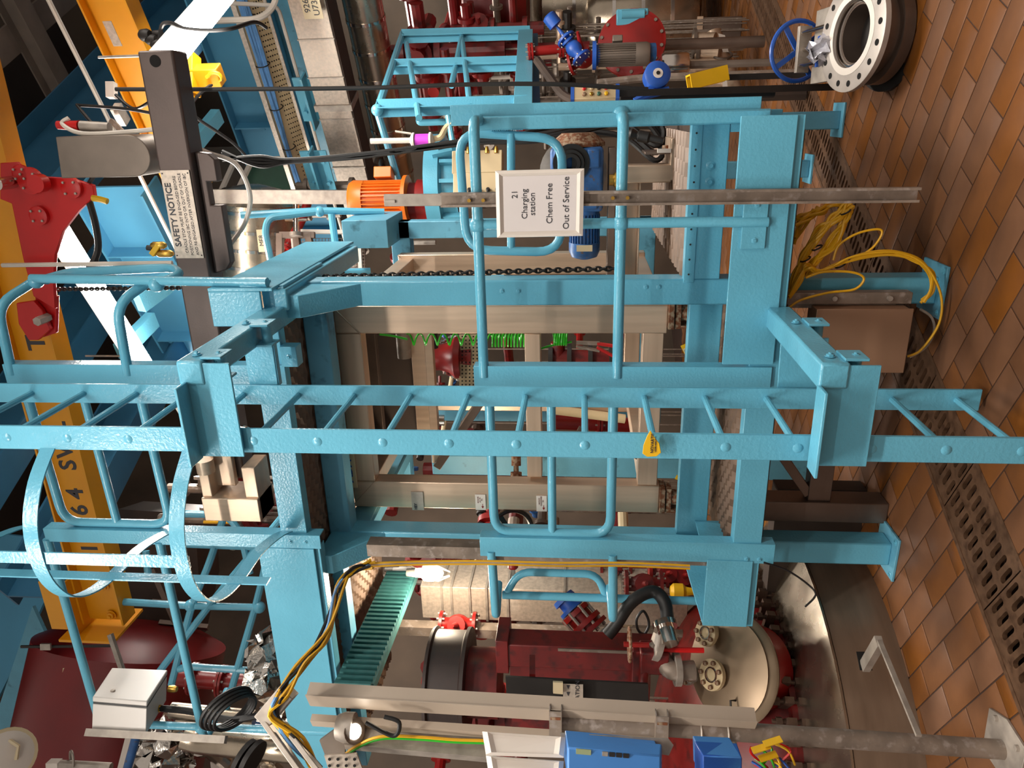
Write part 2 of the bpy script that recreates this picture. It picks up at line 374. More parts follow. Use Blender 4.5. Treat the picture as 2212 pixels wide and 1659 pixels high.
MB().box((-.11, PP+.005, .78), (-.02, PP+.09, 1.0)).build('stub_post', BL, pf, .004)
for k in range(11): MB().lathe((-.74+.07*k, PP-.006, 1.145), (0,-1,0), [(0,.005),(.003,.004)], 6).build('rivet', 'dark_steel', pf)
for X in (-.27, -.34): bolt((X+.02, PP, 1.075), (0,-1,0), pf, 1.5)
for z in (1.52, 1.46): bolt((-.80, PP, z-.18), (0,-1,0), pf, .9)
for z in (1.98, 1.9): bolt((-.815, PP, z+.05), (0,-1,0), pf, .9)
# lower walkway
lw = MB().chan((-.04, FP+.035, .832), (-2.5, FP+.035, .832), .07, .135).build('front_beam', BL, pf, .003)
MB().box((-1.08, FP-.018, .80), (-.04, FP-.004, 1.02)).build('toe_plate', BL, pf, .002)
MB().box((-2.49, FP-.018, .80), (-2.10, FP-.004, 1.02)).build('toe_plate', BL, pf, .002)
MB().prism([(-2.10, FP, .77), (-2.10, FP, 1.03), (-2.10, FP+.35, 1.03), (-2.10, FP+.35, .77)], (.008,0,0)).build('side_plate', BL, pf, .002)
MB().prism([(-2.49, FP, .77), (-2.49, FP, 1.02), (-2.27, PP+.1, 1.1), (-2.27, PP+.1, .77)], (.008,0,0)).build('side_plate', BL, pf, .002)
for X in (-2.25, -.83, -.08): MB().chan((X, FP+.07, .84), (X, PP+.02, .84), .06, .12).build('walkway_bearer', BL, pf, .002)
def exmesh(name, o, ex, ey, lx, ly, sw, sl, matn, parent, t=.004, w=.009, th=.01):
    """expanded metal: zigzag strands, diamonds sl long by sw wide, spanning lx along ex and ly along ey"""
    o = V3(o); ex = V3(ex).normalized(); ey = V3(ey).normalized(); n = ex.cross(ey); mb = MB(); nr = int(ly/sw); nc = int(lx/sl)*2
    for r in range(nr):
        vs = []; fs = []
        for i in range(nc+1):
            yy = r*sw+(sw*.46 if (i+r) % 2 else -sw*.02)+sw*.27
            p = o+ex*(i*sl/2)+ey*yy
            vs += [p-ey*w/2+n*th/2, p+ey*w/2-n*th/2]
        for i in range(nc): fs.append((2*i, 2*i+2, 2*i+3, 2*i+1))
        mb.add(vs, fs)
        vs2 = [q+n*t for q in vs]; mb.add(vs2, [f[::-1] for f in fs])
    return mb.build(name, matn, parent, kind=None, ang=20)
exmesh('mesh_deck', (-2.2, FP+.08, .895), (1,0,0), (0,1,0), 1.35, .95, .042, .095, 'mesh_steel', pf, w=.02, th=-.02)
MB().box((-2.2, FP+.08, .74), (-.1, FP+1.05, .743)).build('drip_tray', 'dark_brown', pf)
exmesh('mesh_deck', (-.76, PP+.05, 1.165), (1,0,0), (0,1,0), .76, 1.6, .055, .13, 'mesh_steel', pf, w=.026, th=-.018)
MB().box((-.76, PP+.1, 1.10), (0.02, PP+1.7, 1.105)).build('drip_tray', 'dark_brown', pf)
# upper walkway
MB().chan((-.86, FP+.045, 3.125), (-2.06, FP+.045, 3.125), .07, .14).build('front_beam', BL, pf, .003)
MB().box((-3.9, FP-.016, 3.02), (-2.1, FP-.002, 3.32)).build('toe_plate', BL, pf, .002)
MB().chan((-2.1, FP+.04, 3.06), (-3.9, FP+.04, 3.06), .07, .13).build('front_beam', BL, pf, .002)
MB().box((-.9, FP-.03, 3.10), (-.735, FP-.016, 3.345)).build('toe_plate', BL, pf, .004)
MB().box((-.735, FP-.03, 3.04), (-.72, PP+.95, 3.345)).build('side_toe_plate', BL, pf, .003)
MB().box((-.84, FP+.03, 3.0), (-.74, PP+.9, 3.12)).build('side_beam', BL, pf, .008)
MB().box((-.74, FP+.05, 3.02), (-.725, PP+.3, 3.05)).build('weld_strip', BL, pf)
exmesh('mesh_deck', (-3.85, FP+.08, 3.06), (1,0,0), (0,1,0), 3.0, 1.15, .042, .095, 'mesh_steel', pf, w=.019, th=.016)
MB().box((-3.85, FP+.09, 3.10), (-.85, PP+.9, 3.112)).build('gap_shade_sheet', 'pit', pf)  # added black sheet, puts the shade into the mesh gaps
MB().box((-3.9, PP-.02, 2.99), (-2.31, PP+.08, 3.07)).build('deck_bearer', 'blue_paint_dull', pf, .004)
MB().bar((-2.25, PP+.12, 2.92), (-2.25, PP+1.6, 2.92), .10, .13).build('side_beam', 'blue_paint_dull', pf, .004)
MB().box((-2.29, PP+.12, 2.84), (-2.21, PP+1.6, 2.855)).build('flange', 'blue_paint_dull', pf)
# rear frame of the machine bay
# ================================================================== guard rails
R0 = .0235
def gr(name, label): return thing(name, (0,0,0), label, 'guardrail')
def setbase(o, p):
    o.location = V3(p); ORI[o.name] = V3(p); return o
g1 = setbase(gr('guardrail', 'blue tubular guardrail carrying the white framed notice'), (-.55, FP, .78))
zt, zm = 2.094, 1.482
XL, XR = -1.150, -.012
MB().tube(fil([(XL, FP, zt), (XR-.02, FP, zt), (XR-.02, FP+.22, zt)], .07), R0, 12).build('top_rail', BL, g1)
MB().tube(fil([(XL, FP, zm), (XR-.02, FP, zm), (XR-.02, FP+.22, zm)], .05), R0, 12).build('mid_rail', BL, g1)
MB().ell((XL+.055, FP-.012, .80), (XL+.055, FP-.012, 2.14), .10, .07, .008, up=(0,1,0)).build('gate_post', BL, g1, .002)
px = at(1340, 482, Y=FP).x
MB().tube([(px, FP-.02, .88), (px, FP-.02, 1.0), (px, FP, 1.1), (px, FP, zt)], R0*.95, 12).build('rail_post', BL, g1)
MB().box((px-.11, FP-.03, .885), (px+.10, FP-.019, .985)).build('foot_plate', BL, g1, .002)
for dx in (-.075, .07): bolt((px+dx, FP-.03, .93), (0,-1,0), g1, .9)
for z in (zt, zm): MB().ball((px, FP, z), .036).build('ball_joint', BL, g1)
MB().ell((XR+.045, FP+.19, .90), (XR+.045, FP+.19, 2.22), .085, .06, .008, up=(0,1,0)).build('corner_post', BL, g1, .002)
MB().box((XR-.062, FP+.165, .86), (XR-.004, FP+.185, 2.13)).build('corner_strip', BL, g1, .008)
bolt((XR-.02, FP+.2, .96), (0,-1,0), g1, 1.1); MB().ball((XR-.015, FP+.20, zm), .042).build('ball_joint', BL, g1)
g2 = setbase(gr('guardrail', 'short blue tubular guardrail with bent-back ends beside the reactor'), (-2.28, FP, .78))
MB().ell((-2.005, FP-.012, .70), (-2.005, FP-.012, 2.15), .11, .07, .008, up=(0,1,0)).build('gate_post', BL, g2, .002)
MB().tube(fil([(-2.09, FP, zt), (-2.50, FP, zt-.01), (-2.44, FP+.22, zt)], .05), R0, 12).build('top_rail', BL, g2)
MB().tube(fil([(-2.09, FP, zm), (-2.50, FP, zm-.01), (-2.44, FP+.22, zm)], .05), R0, 12).build('mid_rail', BL, g2)
c1, c2 = at(1088, 1285, Y=FP+.2), at(1322, 1290, Y=FP+.2)
MB().tube([(c1.x, FP+.2, 2.07), (c1.x, FP+.2, 1.0)], R0*.95, 12).build('rail_post', BL, g2)
cx = at(1200, 1240, Y=FP+.22).x
MB().tube(fil([(c1.x, FP+.21, 2.05), (cx, FP+.23, 1.98), (cx, FP+.23, 1.55), (c1.x, FP+.21, 1.5)], .10), R0*.9, 12).build('hoop_rail', BL, g2)
for X in (-2.06,):
    for z in (.80, .74): bolt((X-.03, FP-.012, z+.03), (0,-1,0), g2, .9)
gt = thing('walkway_gate', (-1.6, FP, 1.49), 'blue tubular gate closing the lower walkway behind the ladder', 'gate')
zg0, zg1 = 1.495, 2.078
MB().tube(fil([(-1.13, FP+.03, zg1), (-1.995, FP+.03, zg1), (-1.995, FP+.03, zg0), (-1.13, FP+.03, zg0)], .10), R0, 12).build('gate_frame', BL, gt)
MB().tube([(-1.13, FP+.03, 1.785), (-1.995, FP+.03, 1.785)], R0*.9, 12).build('gate_bar', BL, gt)
MB().tube([(-1.16, FP+.03, zg0), (-1.16, FP+.03, zg1)], R0*.9, 12).build('hinge_stile', BL, gt)
# upper rails
g3 = setbase(gr('guardrail', 'blue upper-deck guardrail with a bent loop beside the red hoist'), (-.9, FP, 3.05))
MB().ell((XL+.055, FP-.012, 3.04), (XL+.055, FP-.012, 4.47), .10, .07, .008, up=(0,1,0)).build('gate_post', BL, g3, .002)
MB().tube(fil([(XL, FP, 3.835), (-.80, FP, 3.82), (-.72, FP+.14, 3.72), (-.72, FP+.12, 3.65)], .09), R0, 12).build('mid_rail', BL, g3)
MB().tube(fil([(XL, FP, 4.44), (-.80, FP, 4.42), (-.72, FP+.2, 4.34), (-.72, FP+.19, 4.28)], .09), R0, 12).build('top_rail', BL, g3)
MB().tube([(-.70, FP+.0, 3.07), (-.70, FP+.02, 3.3), (-.705, FP+.15, 4.33)], R0*.95, 12).build('rail_post', BL, g3)
MB().box((-.72, FP-.01, 3.10), (-.709, FP+.11, 3.2)).build('foot_plate', BL, g3, .002); bolt((-.709, FP+.09, 3.15), (1,0,0), g3, .9)
for q in ((338,615,3.26), (78,608,3.36)): MB().ball(at(q[0], q[1], Y=q[2]), .036).build('ball_joint', BL, g3)
MB().tube(fil([at(80,608,Y=3.42), at(150,588,Y=3.5), at(375,578,Y=3.5), at(392,594,Y=3.4), at(335,614,Y=3.33)], .06), R0*.95, 12).build('loop_rail', BL, g3)
g4 = setbase(gr('guardrail', 'long blue upper-deck guardrail running in front of the white enclosure'), (-2.8, FP, 3.05))
MB().ell((-2.02, FP-.012, 2.98), (-2.02, FP-.012, 4.5), .08, .07, .008, up=(0,1,0)).build('gate_post', BL, g4, .002)
MB().tube(fil([(-2.09, FP, 4.50), (-3.47, FP, 4.495), (-3.40, FP+.35, 4.5)], .07), R0, 12).build('top_rail', BL, g4)
MB().tube(fil([(-2.09, FP, 3.865), (-3.47, FP, 3.86), (-3.40, FP+.35, 3.87)], .07), R0, 12).build('mid_rail', BL, g4)
MB().tube([(-3.36, FP, 4.49), (-3.34, FP, 3.06)], R0*.95, 12).build('rail_post', BL, g4)
for z in (4.495, 3.862): MB().ball((-3.355, FP, z), .036).build('ball_joint', BL, g4)
for z in (3.14, 3.06): bolt((-2.06, FP-.012, z), (0,-1,0), g4, .9)
gu = thing('walkway_gate', (-1.6, FP, 3.8), 'blue tubular gate closing the upper walkway behind the ladder', 'gate')
MB().tube(fil([(-1.13, FP+.03, 4.42), (-2.0, FP+.03, 4.40), (-2.0, FP+.03, 3.80), (-1.13, FP+.03, 3.82)], .10), R0, 12).build('gate_frame', BL, gu)
MB().tube([(-1.13, FP+.03, 4.12), (-2.0, FP+.03, 4.10)], R0*.9, 12).build('gate_bar', BL, gu)
# ================================================================== caged ladder
ld = thing('caged_ladder', (-1.15, 2.72, 0), 'blue steel caged ladder standing in front of the platform', 'ladder')
LX, YN, YF = -1.15, 2.47, 2.95
MB().box((LX-.05, YN-.006, 0.0), (LX+.05, YN+.006, 5.3)).build('stile', BL, ld, .002)
MB().box((LX-.046, YF-.006, 0.03), (LX+.046, YF+.006, 5.3)).build('stile', BL, ld, .002)
r0 = None; k0 = None
for k in range(21):
    z = .122+.2515*k
    if r0 is None:
        r0 = MB().tube([(LX, YN, z), (LX, YF, z)], .0135, 10).build('rung', BL, ld)
        k0 = MB().lathe((LX, YN-.006, z), (0,-1,0), [(0, .019), (.002, .016), (.005, .006)], 12).build('weld_boss', BL, ld)
    else:
        inst(r0, (LX, (YN+YF)/2, z), ld); inst(k0, (LX, YN-.0085, z), ld)
def hoop(z, end, ns):
    P = spl([(LX-.045, YN-.004, z), (-1.29, 2.36, z), (-1.42, 2.285, z), (-1.56, 2.265, z), (-1.70, 2.29, z), (-1.82, 2.37, z), (-1.885, 2.5, z), (-1.905, 2.66, z), (-1.905, 2.85, z), (-1.95, 3.06, z), end], 5)
    mb = MB(); vs = []
    for i, p in enumerate(P):
        a = P[max(0, i-1)]; b = P[min(len(P)-1, i+1)]; n = (b-a).cross(v(0,0,1)).normalized()*.003; h = v(0,0,.03)
        vs += [p-n-h, p+n-h, p+n+h, p-n+h]
    fs = [(4*i+k, 4*i+(k+1)%4, 4*i+4+(k+1)%4, 4*i+4+k) for i in range(len(P)-1) for k in range(4)]+[(3,2,1,0), tuple(len(vs)-4+k for k in range(4))]
    return mb.add(vs, fs).build('cage_hoop', BL, ld)
hoop(3.15, (-2.0, 3.19, 3.15), 0); hoop(3.735, (-2.0, 3.19, 3.735), 0); hoop(4.55, (-2.0, 3.19, 4.55), 0)
for (X, Y, w, zb) in ((-1.57, 2.272, (1,.04,0), 3.12), (-1.897, 2.62, (0.05,1,0), 3.0)):
    MB().bar((X, Y, zb), (X, Y, 5.2), .05, .007, up=V3(w).cross(v(0,0,1))).build('cage_strap', BL, ld)
for zt_, lab in ((3.12, 'upper'), (.845, 'lower')):
    s_ = 1 if zt_ > 2 else -1
    MB().box((-.915, 2.43, zt_-.10), (-.82, FP+(.45 if s_ > 0 else 0), zt_)).build('support_arm', BL, ld, .010)
    # angle bracket from arm to near stile
    MB().box((-1.205, 2.436, zt_-.20), (-.83, 2.446, zt_-.005 if s_ < 0 else zt_-.02)).build('bracket_plate', BL, ld, .002)
    MB().box((-1.215, 2.355, zt_-.012-(.02 if s_ > 0 else 0)), (-.90, 2.446, zt_-(.02 if s_ > 0 else 0))).build('bracket_flange', BL, ld, .003)
    for yy, up_ in ((2.50, 1), (2.93, 1)):
        MB().box((-.82, yy-.05, zt_-.165), (-.81, yy+.05, zt_-.085)).build('clip_plate', BL, ld, .002)
        MB().box((-.91, yy-.045, zt_-.17), (-.90, yy+.045, zt_-.085)).build('clip_plate', BL, ld, .002)
        MB().cyl((-.815, yy, zt_-.135), (-.905, yy, zt_-.135), .022, 14).build('spacer_tube', BL, ld)
        for zz in (zt_-.05, zt_-.135): bolt((-.81, yy, zz), (1,0,0), ld, .9)
MB().prism([(-.90, 2.97, 3.11), (-1.13, 2.97, 3.11), (-1.13, 2.97, 2.98), (-.90, 2.97, 2.98)], (0,.008,0)).build('bracket_plate', BL, ld, .002)
MB().chan((-.92, 2.99, 3.05), (-1.12, 2.99, 3.05), .05, .13).build('bracket_channel', BL, ld, .002)
MB().box((-1.1, FP-.02, 2.97), (-1.0, FP+.05, 3.05)).build('lug', BL, ld, .003); bolt((-1.05, FP-.02, 3.01), (0,-1,0), ld, 1)
MB().prism([(-.9, 2.99, .83), (-1.19, 2.96, .83), (-1.19, 2.96, .64), (-.9, 2.99, .64)], (0,.008,0)).build('bracket_plate', BL, ld, .002)
# yellow ladder tag
tg = thing('ladder_tag', at(1407, 985, Y=2.44), 'yellow plastic inspection tag hanging on a ladder rung', 'tag')
pts = [(1378,938),(1392,936),(1418,955),(1427,972),(1425,980),(1410,987),(1390,986),(1389,975),(1395,955)]
P = [at(x, y, Y=2.43) for x, y in [(1405,930),(1412,942),(1424,958),(1428,978),(1418,986),(1398,987),(1388,980),(1390,962),(1398,942)]]
MB().prism(P, (0,.004,0)).build('tag_body', 'yellow_tag', tg, .001)
tr = (at(1407,940,Y=2.43)-at(1407,980,Y=2.43)).normalized()
text('NOVARTIS', at(1409,958,Y=2.428)-v(0,0,.0)+v(.0,0,0), (1,0,0), (0,0,1), .016, 'ink', tg)
text('LADDER INSPECTION', at(1416,960,Y=2.428), (1,0,0), (0,0,1), .0065, 'ink', tg)
# ================================================================== generic plant fittings
def flange(mb, c, axis, r, t=.018, hub=None, n=20):
    c = V3(c); d = V3(axis).normalized(); mb.lathe(c-d*t/2, d, [(0, r), (t, r)], n)
    if hub: mb.lathe(c-d*(t/2+.03), d, [(0, hub), (t+.06, hub)], n)
    return mb
def boltring(mb, c, axis, r, n, s=.009, t=.05):
    d, e, u = basis(axis)
    for k in range(n):
        w = 2*math.pi*(k+.5)/n; p = V3(c)+(e*math.cos(w)+u*math.sin(w))*r; mb.lathe(p-d*t/2, d, [(0, s), (t, s)], 6)
    return mb
def boltparts(parent, c, axis, R, n, s, t, mt='galv'):
    d, e, u = basis(axis); first = None
    for k in range(n):
        w = 2*math.pi*(k+.5)/n; p = V3(c)+(e*math.cos(w)+u*math.sin(w))*R
        if first is None: first = MB().lathe(p-d*t/2, d, [(0, s), (t, s)], 6).build('flange_bolt', mt, parent)
        else: inst(first, p, parent)
def piperun(name, pts, r, mt, label, cat='pipe', flanges=(), parent=None, group=None, fr=None, bend=None, n=12):
    """one pipe line with flanges at given fractions of its length"""
    P = fil(pts, bend or r*2.2) if len(pts) > 2 else [V3(p) for p in pts]
    if parent is None:
        lo = min(P, key=lambda p: p.z); root = thing(name, lo, label, cat, group); MB().tube(P, r, n).build('pipe_barrel', mt, root)
    else: root = parent; MB().tube(P, r, n).build('pipe_barrel', mt, root)
    seg = [0]
    for a, b in zip(P, P[1:]): seg.append(seg[-1]+(b-a).length)
    for f in flanges:
        s = f*seg[-1]; i = max(k for k in range(len(seg)-1) if seg[k] <= s+1e-9); d = (P[i+1]-P[i]).normalized(); c = P[i]+d*(s-seg[i])
        R = r*1.75
        o = flange(flange(MB(), c-d*.012, d, R, .018), c+d*.012, d, R, .018).build('flange', mt, root)
        boltparts(root, c, d, R*.8, 8, max(.006, r*.12), .075)
    return root
def valve(c, axis, r, mt, label, up=(0,0,1), wheel='red_paint', wr=None, stem=None, group=None, act=None):
    c = V3(c); d = V3(axis).normalized(); up = V3(up).normalized(); L = r*2.3
    t = thing('valve', c-v(0,0,r), label, 'valve', group)
    MB().lathe(c-d*L, d, [(0, r), (L*.45, r), (L*.7, r*1.35), (L, r*1.5), (L*1.3, r*1.35), (L*1.55, r), (2*L, r)], 16).build('valve_body', mt, t)
    for s in (-1, 1):
        flange(MB(), c+d*L*s, d, r*1.85, r*.45).build('flange', mt, t)
    for s in (-1, 1): boltparts(t, c+d*L*s, d, r*1.5, 8, r*.14, r*1.1)
    st = stem or r*3
    MB().lathe(c, up, [(0, r*.8), (r*1.6, r*.8), (r*1.6, r*1.25), (r*2.0, r*1.25), (r*2.0, r*.4), (r*1.9+st*.6, r*.35), (r*2+st, r*.22)], 14).build('bonnet', mt, t)
    if wheel:
        w = wr or r*1.9; h = c+up*(r*1.8+st); _, e, u2 = basis(up)
        mb = MB().ring(h, up, w, w*.11); mb.lathe(h-up*w*.15, up, [(0, w*.2), (w*.3, w*.2)], 10)
        for k in range(4):
            a = k*math.pi/2+.4; mb.bar(h, h+(e*math.cos(a)+u2*math.sin(a))*w, w*.14, w*.1, up)
        mb.build('handwheel', wheel, t)
    if act: MB().lathe(c+up*(r*2+st), up, [(0, r*.6), (r*.2, r*1.3), (r*2.2, r*1.3), (r*2.5, r*.8)], 16).build('actuator', act, t)
    return t
def motor(c, axis, r, ln, mt, label, flm=None, box=(0,0,1), name='electric_motor'):
    c = V3(c); d, e, u = basis(axis); t = thing(name, c-v(0,0,r), label, 'motor')
    MB().lathe(c-d*ln/2, d, [(0, r*.82), (ln*.74, r*.82)], 24).build('motor_body', mt, t)
    mb = MB()
    for k in range(30):
        w = 2*math.pi*k/30; q = e*math.cos(w)+u*math.sin(w); mb.bar(c-d*ln*.46+q*r*.88, c+d*ln*.24+q*r*.88, r*.045, r*.2, q)
    mb.build('cooling_fins', mt, t)
    MB().lathe(c+d*ln*.24, d, [(0, r*.98), (ln*.2, r*1.0), (ln*.26, r*.9), (ln*.28, r*.6)], 24).build('fan_cowl', mt, t)
    MB().lathe(c-d*(ln/2+.03), d, [(0, r*1.2), (.03, r*1.2), (.03, r*.9), (.06, r*.85)], 24).build('end_flange', flm or mt, t)
    b = V3(box).normalized(); q = c+b*r*1.05-d*ln*.1; sd = d.cross(b)
    MB().sect(q, q+b*r*.55, [(-r*.45,-r*.4),(r*.45,-r*.4),(r*.45,r*.4),(-r*.45,r*.4)], up=sd).build('terminal_box', mt, t, .006)
    return t
def cable(name, pts, r, mt, label, cat='cable', n=7, parent=None, group=None, sub=6):
    o = MB().tube(spl(pts, sub), r, n).build(name, mt, parent)
    if parent is None: tag(o, label, cat, group)
    return o
def plate_px(pts, Y=None, D=None, t=.01, X=None):
    P = [at(x, y, Y=Y, D=D, X=X) for x, y in pts]; n = (P[1]-P[0]).cross(P[2]-P[1]).normalized()
    if n.dot(P[0]-CAM) < 0: n = -n
    return MB().prism(P, n*t)
# ================================================================== stainless tipping frame in the bay
tf = thing('tipping_frame', (-1.55, 4.5, 1.1), 'brushed stainless box frame of the drum tipper inside the blue portal', 'machine frame')
SS = 'stainless'
for Y0, nm in ((3.75, 0), (5.25, 1)):
    z0, z1 = 1.2, 2.985
    for X0, X1 in ((-1.105, -.953), (-2.17, -2.0)):
        MB().box((X0, Y0, z0), (X1, Y0+.10, z1-.012)).build('upright', SS, tf, .006)
    MB().box((-2.0, Y0+.001, z1-.15), (-1.105, Y0+.099, z1-.012)).build('top_beam', 'stainless_x', tf, .006)
    MB().box((-2.0, Y0+.012, 1.215), (-1.105, Y0+.10, 1.325)).build('bottom_beam', 'stainless_x', tf, .004)
    for s, X in ((1, -1.105), (-1, -2.0)):
        MB().tube([(X, Y0-.001, z1-.15), (X+.15*s, Y0-.001, z1-.012)], .004, 5).build('weld_bead', SS, tf)
MB().box((-1.98, 3.80, 1.865), (-1.12, 3.9, 1.95)).build('cross_bar', 'stainless_x', tf, .004)
for X in (-2.08, -1.03): MB().box((X-.05, 3.85, 2.86), (X+.05, 5.25, 2.96)).build('side_rail', SS, tf, .004)
for X in (-2.08, -1.03): MB().box((X-.05, 3.85, 1.2), (X+.05, 5.25, 1.3)).build('side_rail', SS, tf, .004)
MB().bar((-1.72, 4.3, 2.28), (-2.12, 4.2, 2.56), .05, .10, up=(0,1,0)).build('diagonal_brace', 'stainless_dark', tf, .003)
MB().bar((-1.80, 4.1, 1.66), (-1.98, 4.05, 1.27), .02, .03).build('stay', 'stainless_dark', tf)
MB().bar((-1.5, 4.1, 1.5), (-1.62, 4.05, 1.27), .02, .03).build('stay', 'stainless_dark', tf)
for (z0, z1, Y, m_) in ((2.985, 3.06, 4.25, 'stainless_dark'), (2.70, 2.79, 4.35, 'stainless'), (2.62, 2.67, 4.2, 'stainless')):
    MB().box((-2.1, Y, z0-.08), (-1.1, Y+.06, z1-.08)).build('cradle_rail', m_, tf, .003)
MB().box((-2.05, 4.45, 2.70), (-1.08, 4.47, 2.98)).build('cradle_panel', 'dark_brown', tf)
MB().cyl((-1.15, 4.3, 2.74), (-1.42, 4.3, 2.74), .045, 16).build('cradle_roller', 'galv_dirty', tf)
MB().cyl((-1.15, 4.5, 2.60), (-1.42, 4.5, 2.60), .035, 16).build('cradle_roller', 'dark_steel', tf)
for X, Y0 in ((-1.0, 3.72), (-2.08, 3.72)):          # rusty load-cell feet below both front uprights
    mb = MB().box((X-.075, Y0, 1.17), (X+.075, Y0+.13, 1.2)); mb.box((X-.075, Y0+.01, 1.135), (X+.075, Y0+.12, 1.165)); mb.build('load_plate', 'rust', tf, .003)
    MB().lathe((X, Y0+.06, 1.03), (0,0,1), [(0,.05),(.02,.05),(.02,.032),(.07,.032),(.07,.045),(.105,.045)], 14).build('load_cell', 'rust', tf)
    MB().box((X-.07, Y0, 1.0), (X-.055, Y0+.12, 1.135)).build('load_bracket', 'rust', tf)
for x, y in ((1170, 1086), (1038, 1083)):
    q = at(x, y, Y=3.745); lab = MB().box((q.x-.055, 3.742, q.z-.03), (q.x+.045, 3.749, q.z+.03)).build('rotation_label', 'white_plastic', tf)
    MB().prism([(q.x-.045, 3.741, q.z-.012), (q.x-.03, 3.741, q.z-.004), (q.x-.03, 3.741, q.z-.020)], (0,.001,0)).build('arrow_mark', 'red_paint', lab)
    MB().box((q.x-.03, 3.741, q.z-.0135), (q.x-.015, 3.742, q.z-.0105)).build('arrow_mark', 'red_paint', lab)
    text('ROTATE\n%s\nTO' % ('CLOCKWISE' if x > 1100 else 'A.C.W.'), (q.x+.012, 3.741, q.z+.002), (1,0,0), (0,0,1), .011, 'red_dark', lab)
q = at(902, 1082, Y=3.745); np_ = MB().box((q.x-.06, 3.742, q.z-.035), (q.x+.06, 3.749, q.z+.035)).build('name_plate', 'galv', tf)
text('HEY', (q.x-.035, 3.741, q.z+.012), (1,0,0), (0,0,1), .022, 'ink', np_, bold=.001)
q = at(757, 1010, Y=3.74); pl = MB().box((q.x-.13, 3.736, q.z-.03), (q.x+.16, 3.744, q.z+.045)).build('maker_plate', 'cream', tf)
text('ADA', (q.x-.02, 3.734, q.z+.012), (1,0,0), (0,0,1), .07, 'blue_bright', pl, bold=.002)
# spring hose
def coil(name, a, b, R, turns, r, mt, parent=None, n=14):
    a = V3(a); b = V3(b); d, e, u = basis(b-a); L = (b-a).length; P = []
    for i in range(int(turns*n)+1):
        w = 2*math.pi*i/n; P.append(a+d*L*i/(turns*n)+(e*math.cos(w)+u*math.sin(w))*R)
    return MB().tube(P, r, 5).build(name, mt, parent)
sh = thing('spiral_hose', at(1150, 735, Y=3.72), 'bright green spiral air hose hanging beside the stainless upright', 'hose')
coil('hose_coil', at(880, 733, Y=3.9), at(1060, 733, Y=3.9), .032, 7, .0055, 'green_hose', sh); coil('hose_coil', at(1060, 735, Y=3.9), at(1155, 735, Y=3.9), .035, 14, .0055, 'green_hose', sh)
coil('hose_coil', at(1195, 733, Y=3.9), at(1225, 733, Y=3.9), .032, 6, .0055, 'green_hose', sh)
MB().tube(spl([at(1150,745,Y=3.9), at(1160,755,Y=3.9), at(1185,748,Y=3.9), at(1235,738,Y=3.9)]), .006, 6).build('hose_tail', 'green_hose', sh)
MB().tube(spl([at(820,722,Y=3.9), at(850,726,Y=3.9), at(880,733,Y=3.9)]), .006, 6).build('hose_tail', 'green_hose', sh)
for i, (x, y) in enumerate(((1475, 745), (1460, 1030))):
    p0 = at(x, y, Y=3.68); p1 = at(x+(20 if i == 0 else 45), y+(40 if i == 0 else 18), Y=3.68); dd = (p1-p0).normalized(); sd = dd.cross(v(0,1,0)).normalized()
    t = thing('barcode_tag', p0, ('yellow and white barcode tag under the stainless upright with the green hose', 'yellow and white barcode tag under the stainless upright with the rotation labels')[i], 'tag')
    MB().bar(p0, p1, .004, .026, up=sd).build('tag_strip', 'yellow_tag', t); MB().bar(p0+dd*.02+v(0,-.003,0), p1+v(0,-.003,0), .002, .022, up=sd).build('tag_face', 'cream', t)
    mb = MB()
    for k in range(9): a_ = p0+dd*(.03+k*.006)+v(0,-.005,0); mb.bar(a_-sd*.007, a_+sd*.007, .001, .0025+.001*(k % 3), up=dd)
    mb.build('bar_code', 'ink', t)
# ================================================================== rear bay frame of the platform (seen through the portal)
rb = thing('rear_portal', (-1.2, 5.9, 0), 'blue steel rear portal post and toe plate behind the framed notice', 'steel frame')
Yb = at(1000, 497, X=-.83).y
MB().box((-.89, Yb, 1.0), (-.76, Yb+.12, 3.1)).build('post', 'blue_paint_dull', rb, .006)
MB().box((-.90, Yb-.35, 3.03), (-.70, Yb+.15, 3.36)).build('toe_plate', 'blue_paint_dull', rb, .004)
MB().box((-2.4, Yb, 1.0), (-2.25, Yb+.12, 3.1)).build('post', 'blue_paint_dull', rb, .006)
MB().box((-2.4, Yb, 2.95), (-.76, Yb+.12, 3.1)).build('cross_beam', 'blue_paint_dull', rb, .006)
MB().box((-2.3, Yb-.02, 1.1), (-.76, Yb+.1, 1.26)).build('cross_beam', 'blue_paint_dull', rb, .006)
p = at(985, 1000, Y=4.9); MB().box((p.x-.10, 4.9, .0), (p.x+.06, 5.0, 2.75)).build('post', 'blue_paint_dull', rb, .006)
MB().bar(at(1060, 640, Y=5.3), at(1105, 555, Y=5.9), .12, .10).build('diagonal_brace', 'blue_paint_dull', rb, .005)
p0 = at(815, 1010, Y=4.75); MB().box((p0.x-.16, 4.75, 2.88), (p0.x+.18, 4.86, 3.08)).build('corner_block', 'blue_paint_dull', rb, .004)
MB().bar(at(870, 975, Y=4.8), at(850, 1035, Y=4.5), .16, .05).build('corner_gusset', 'blue_paint_dull', rb, .004)
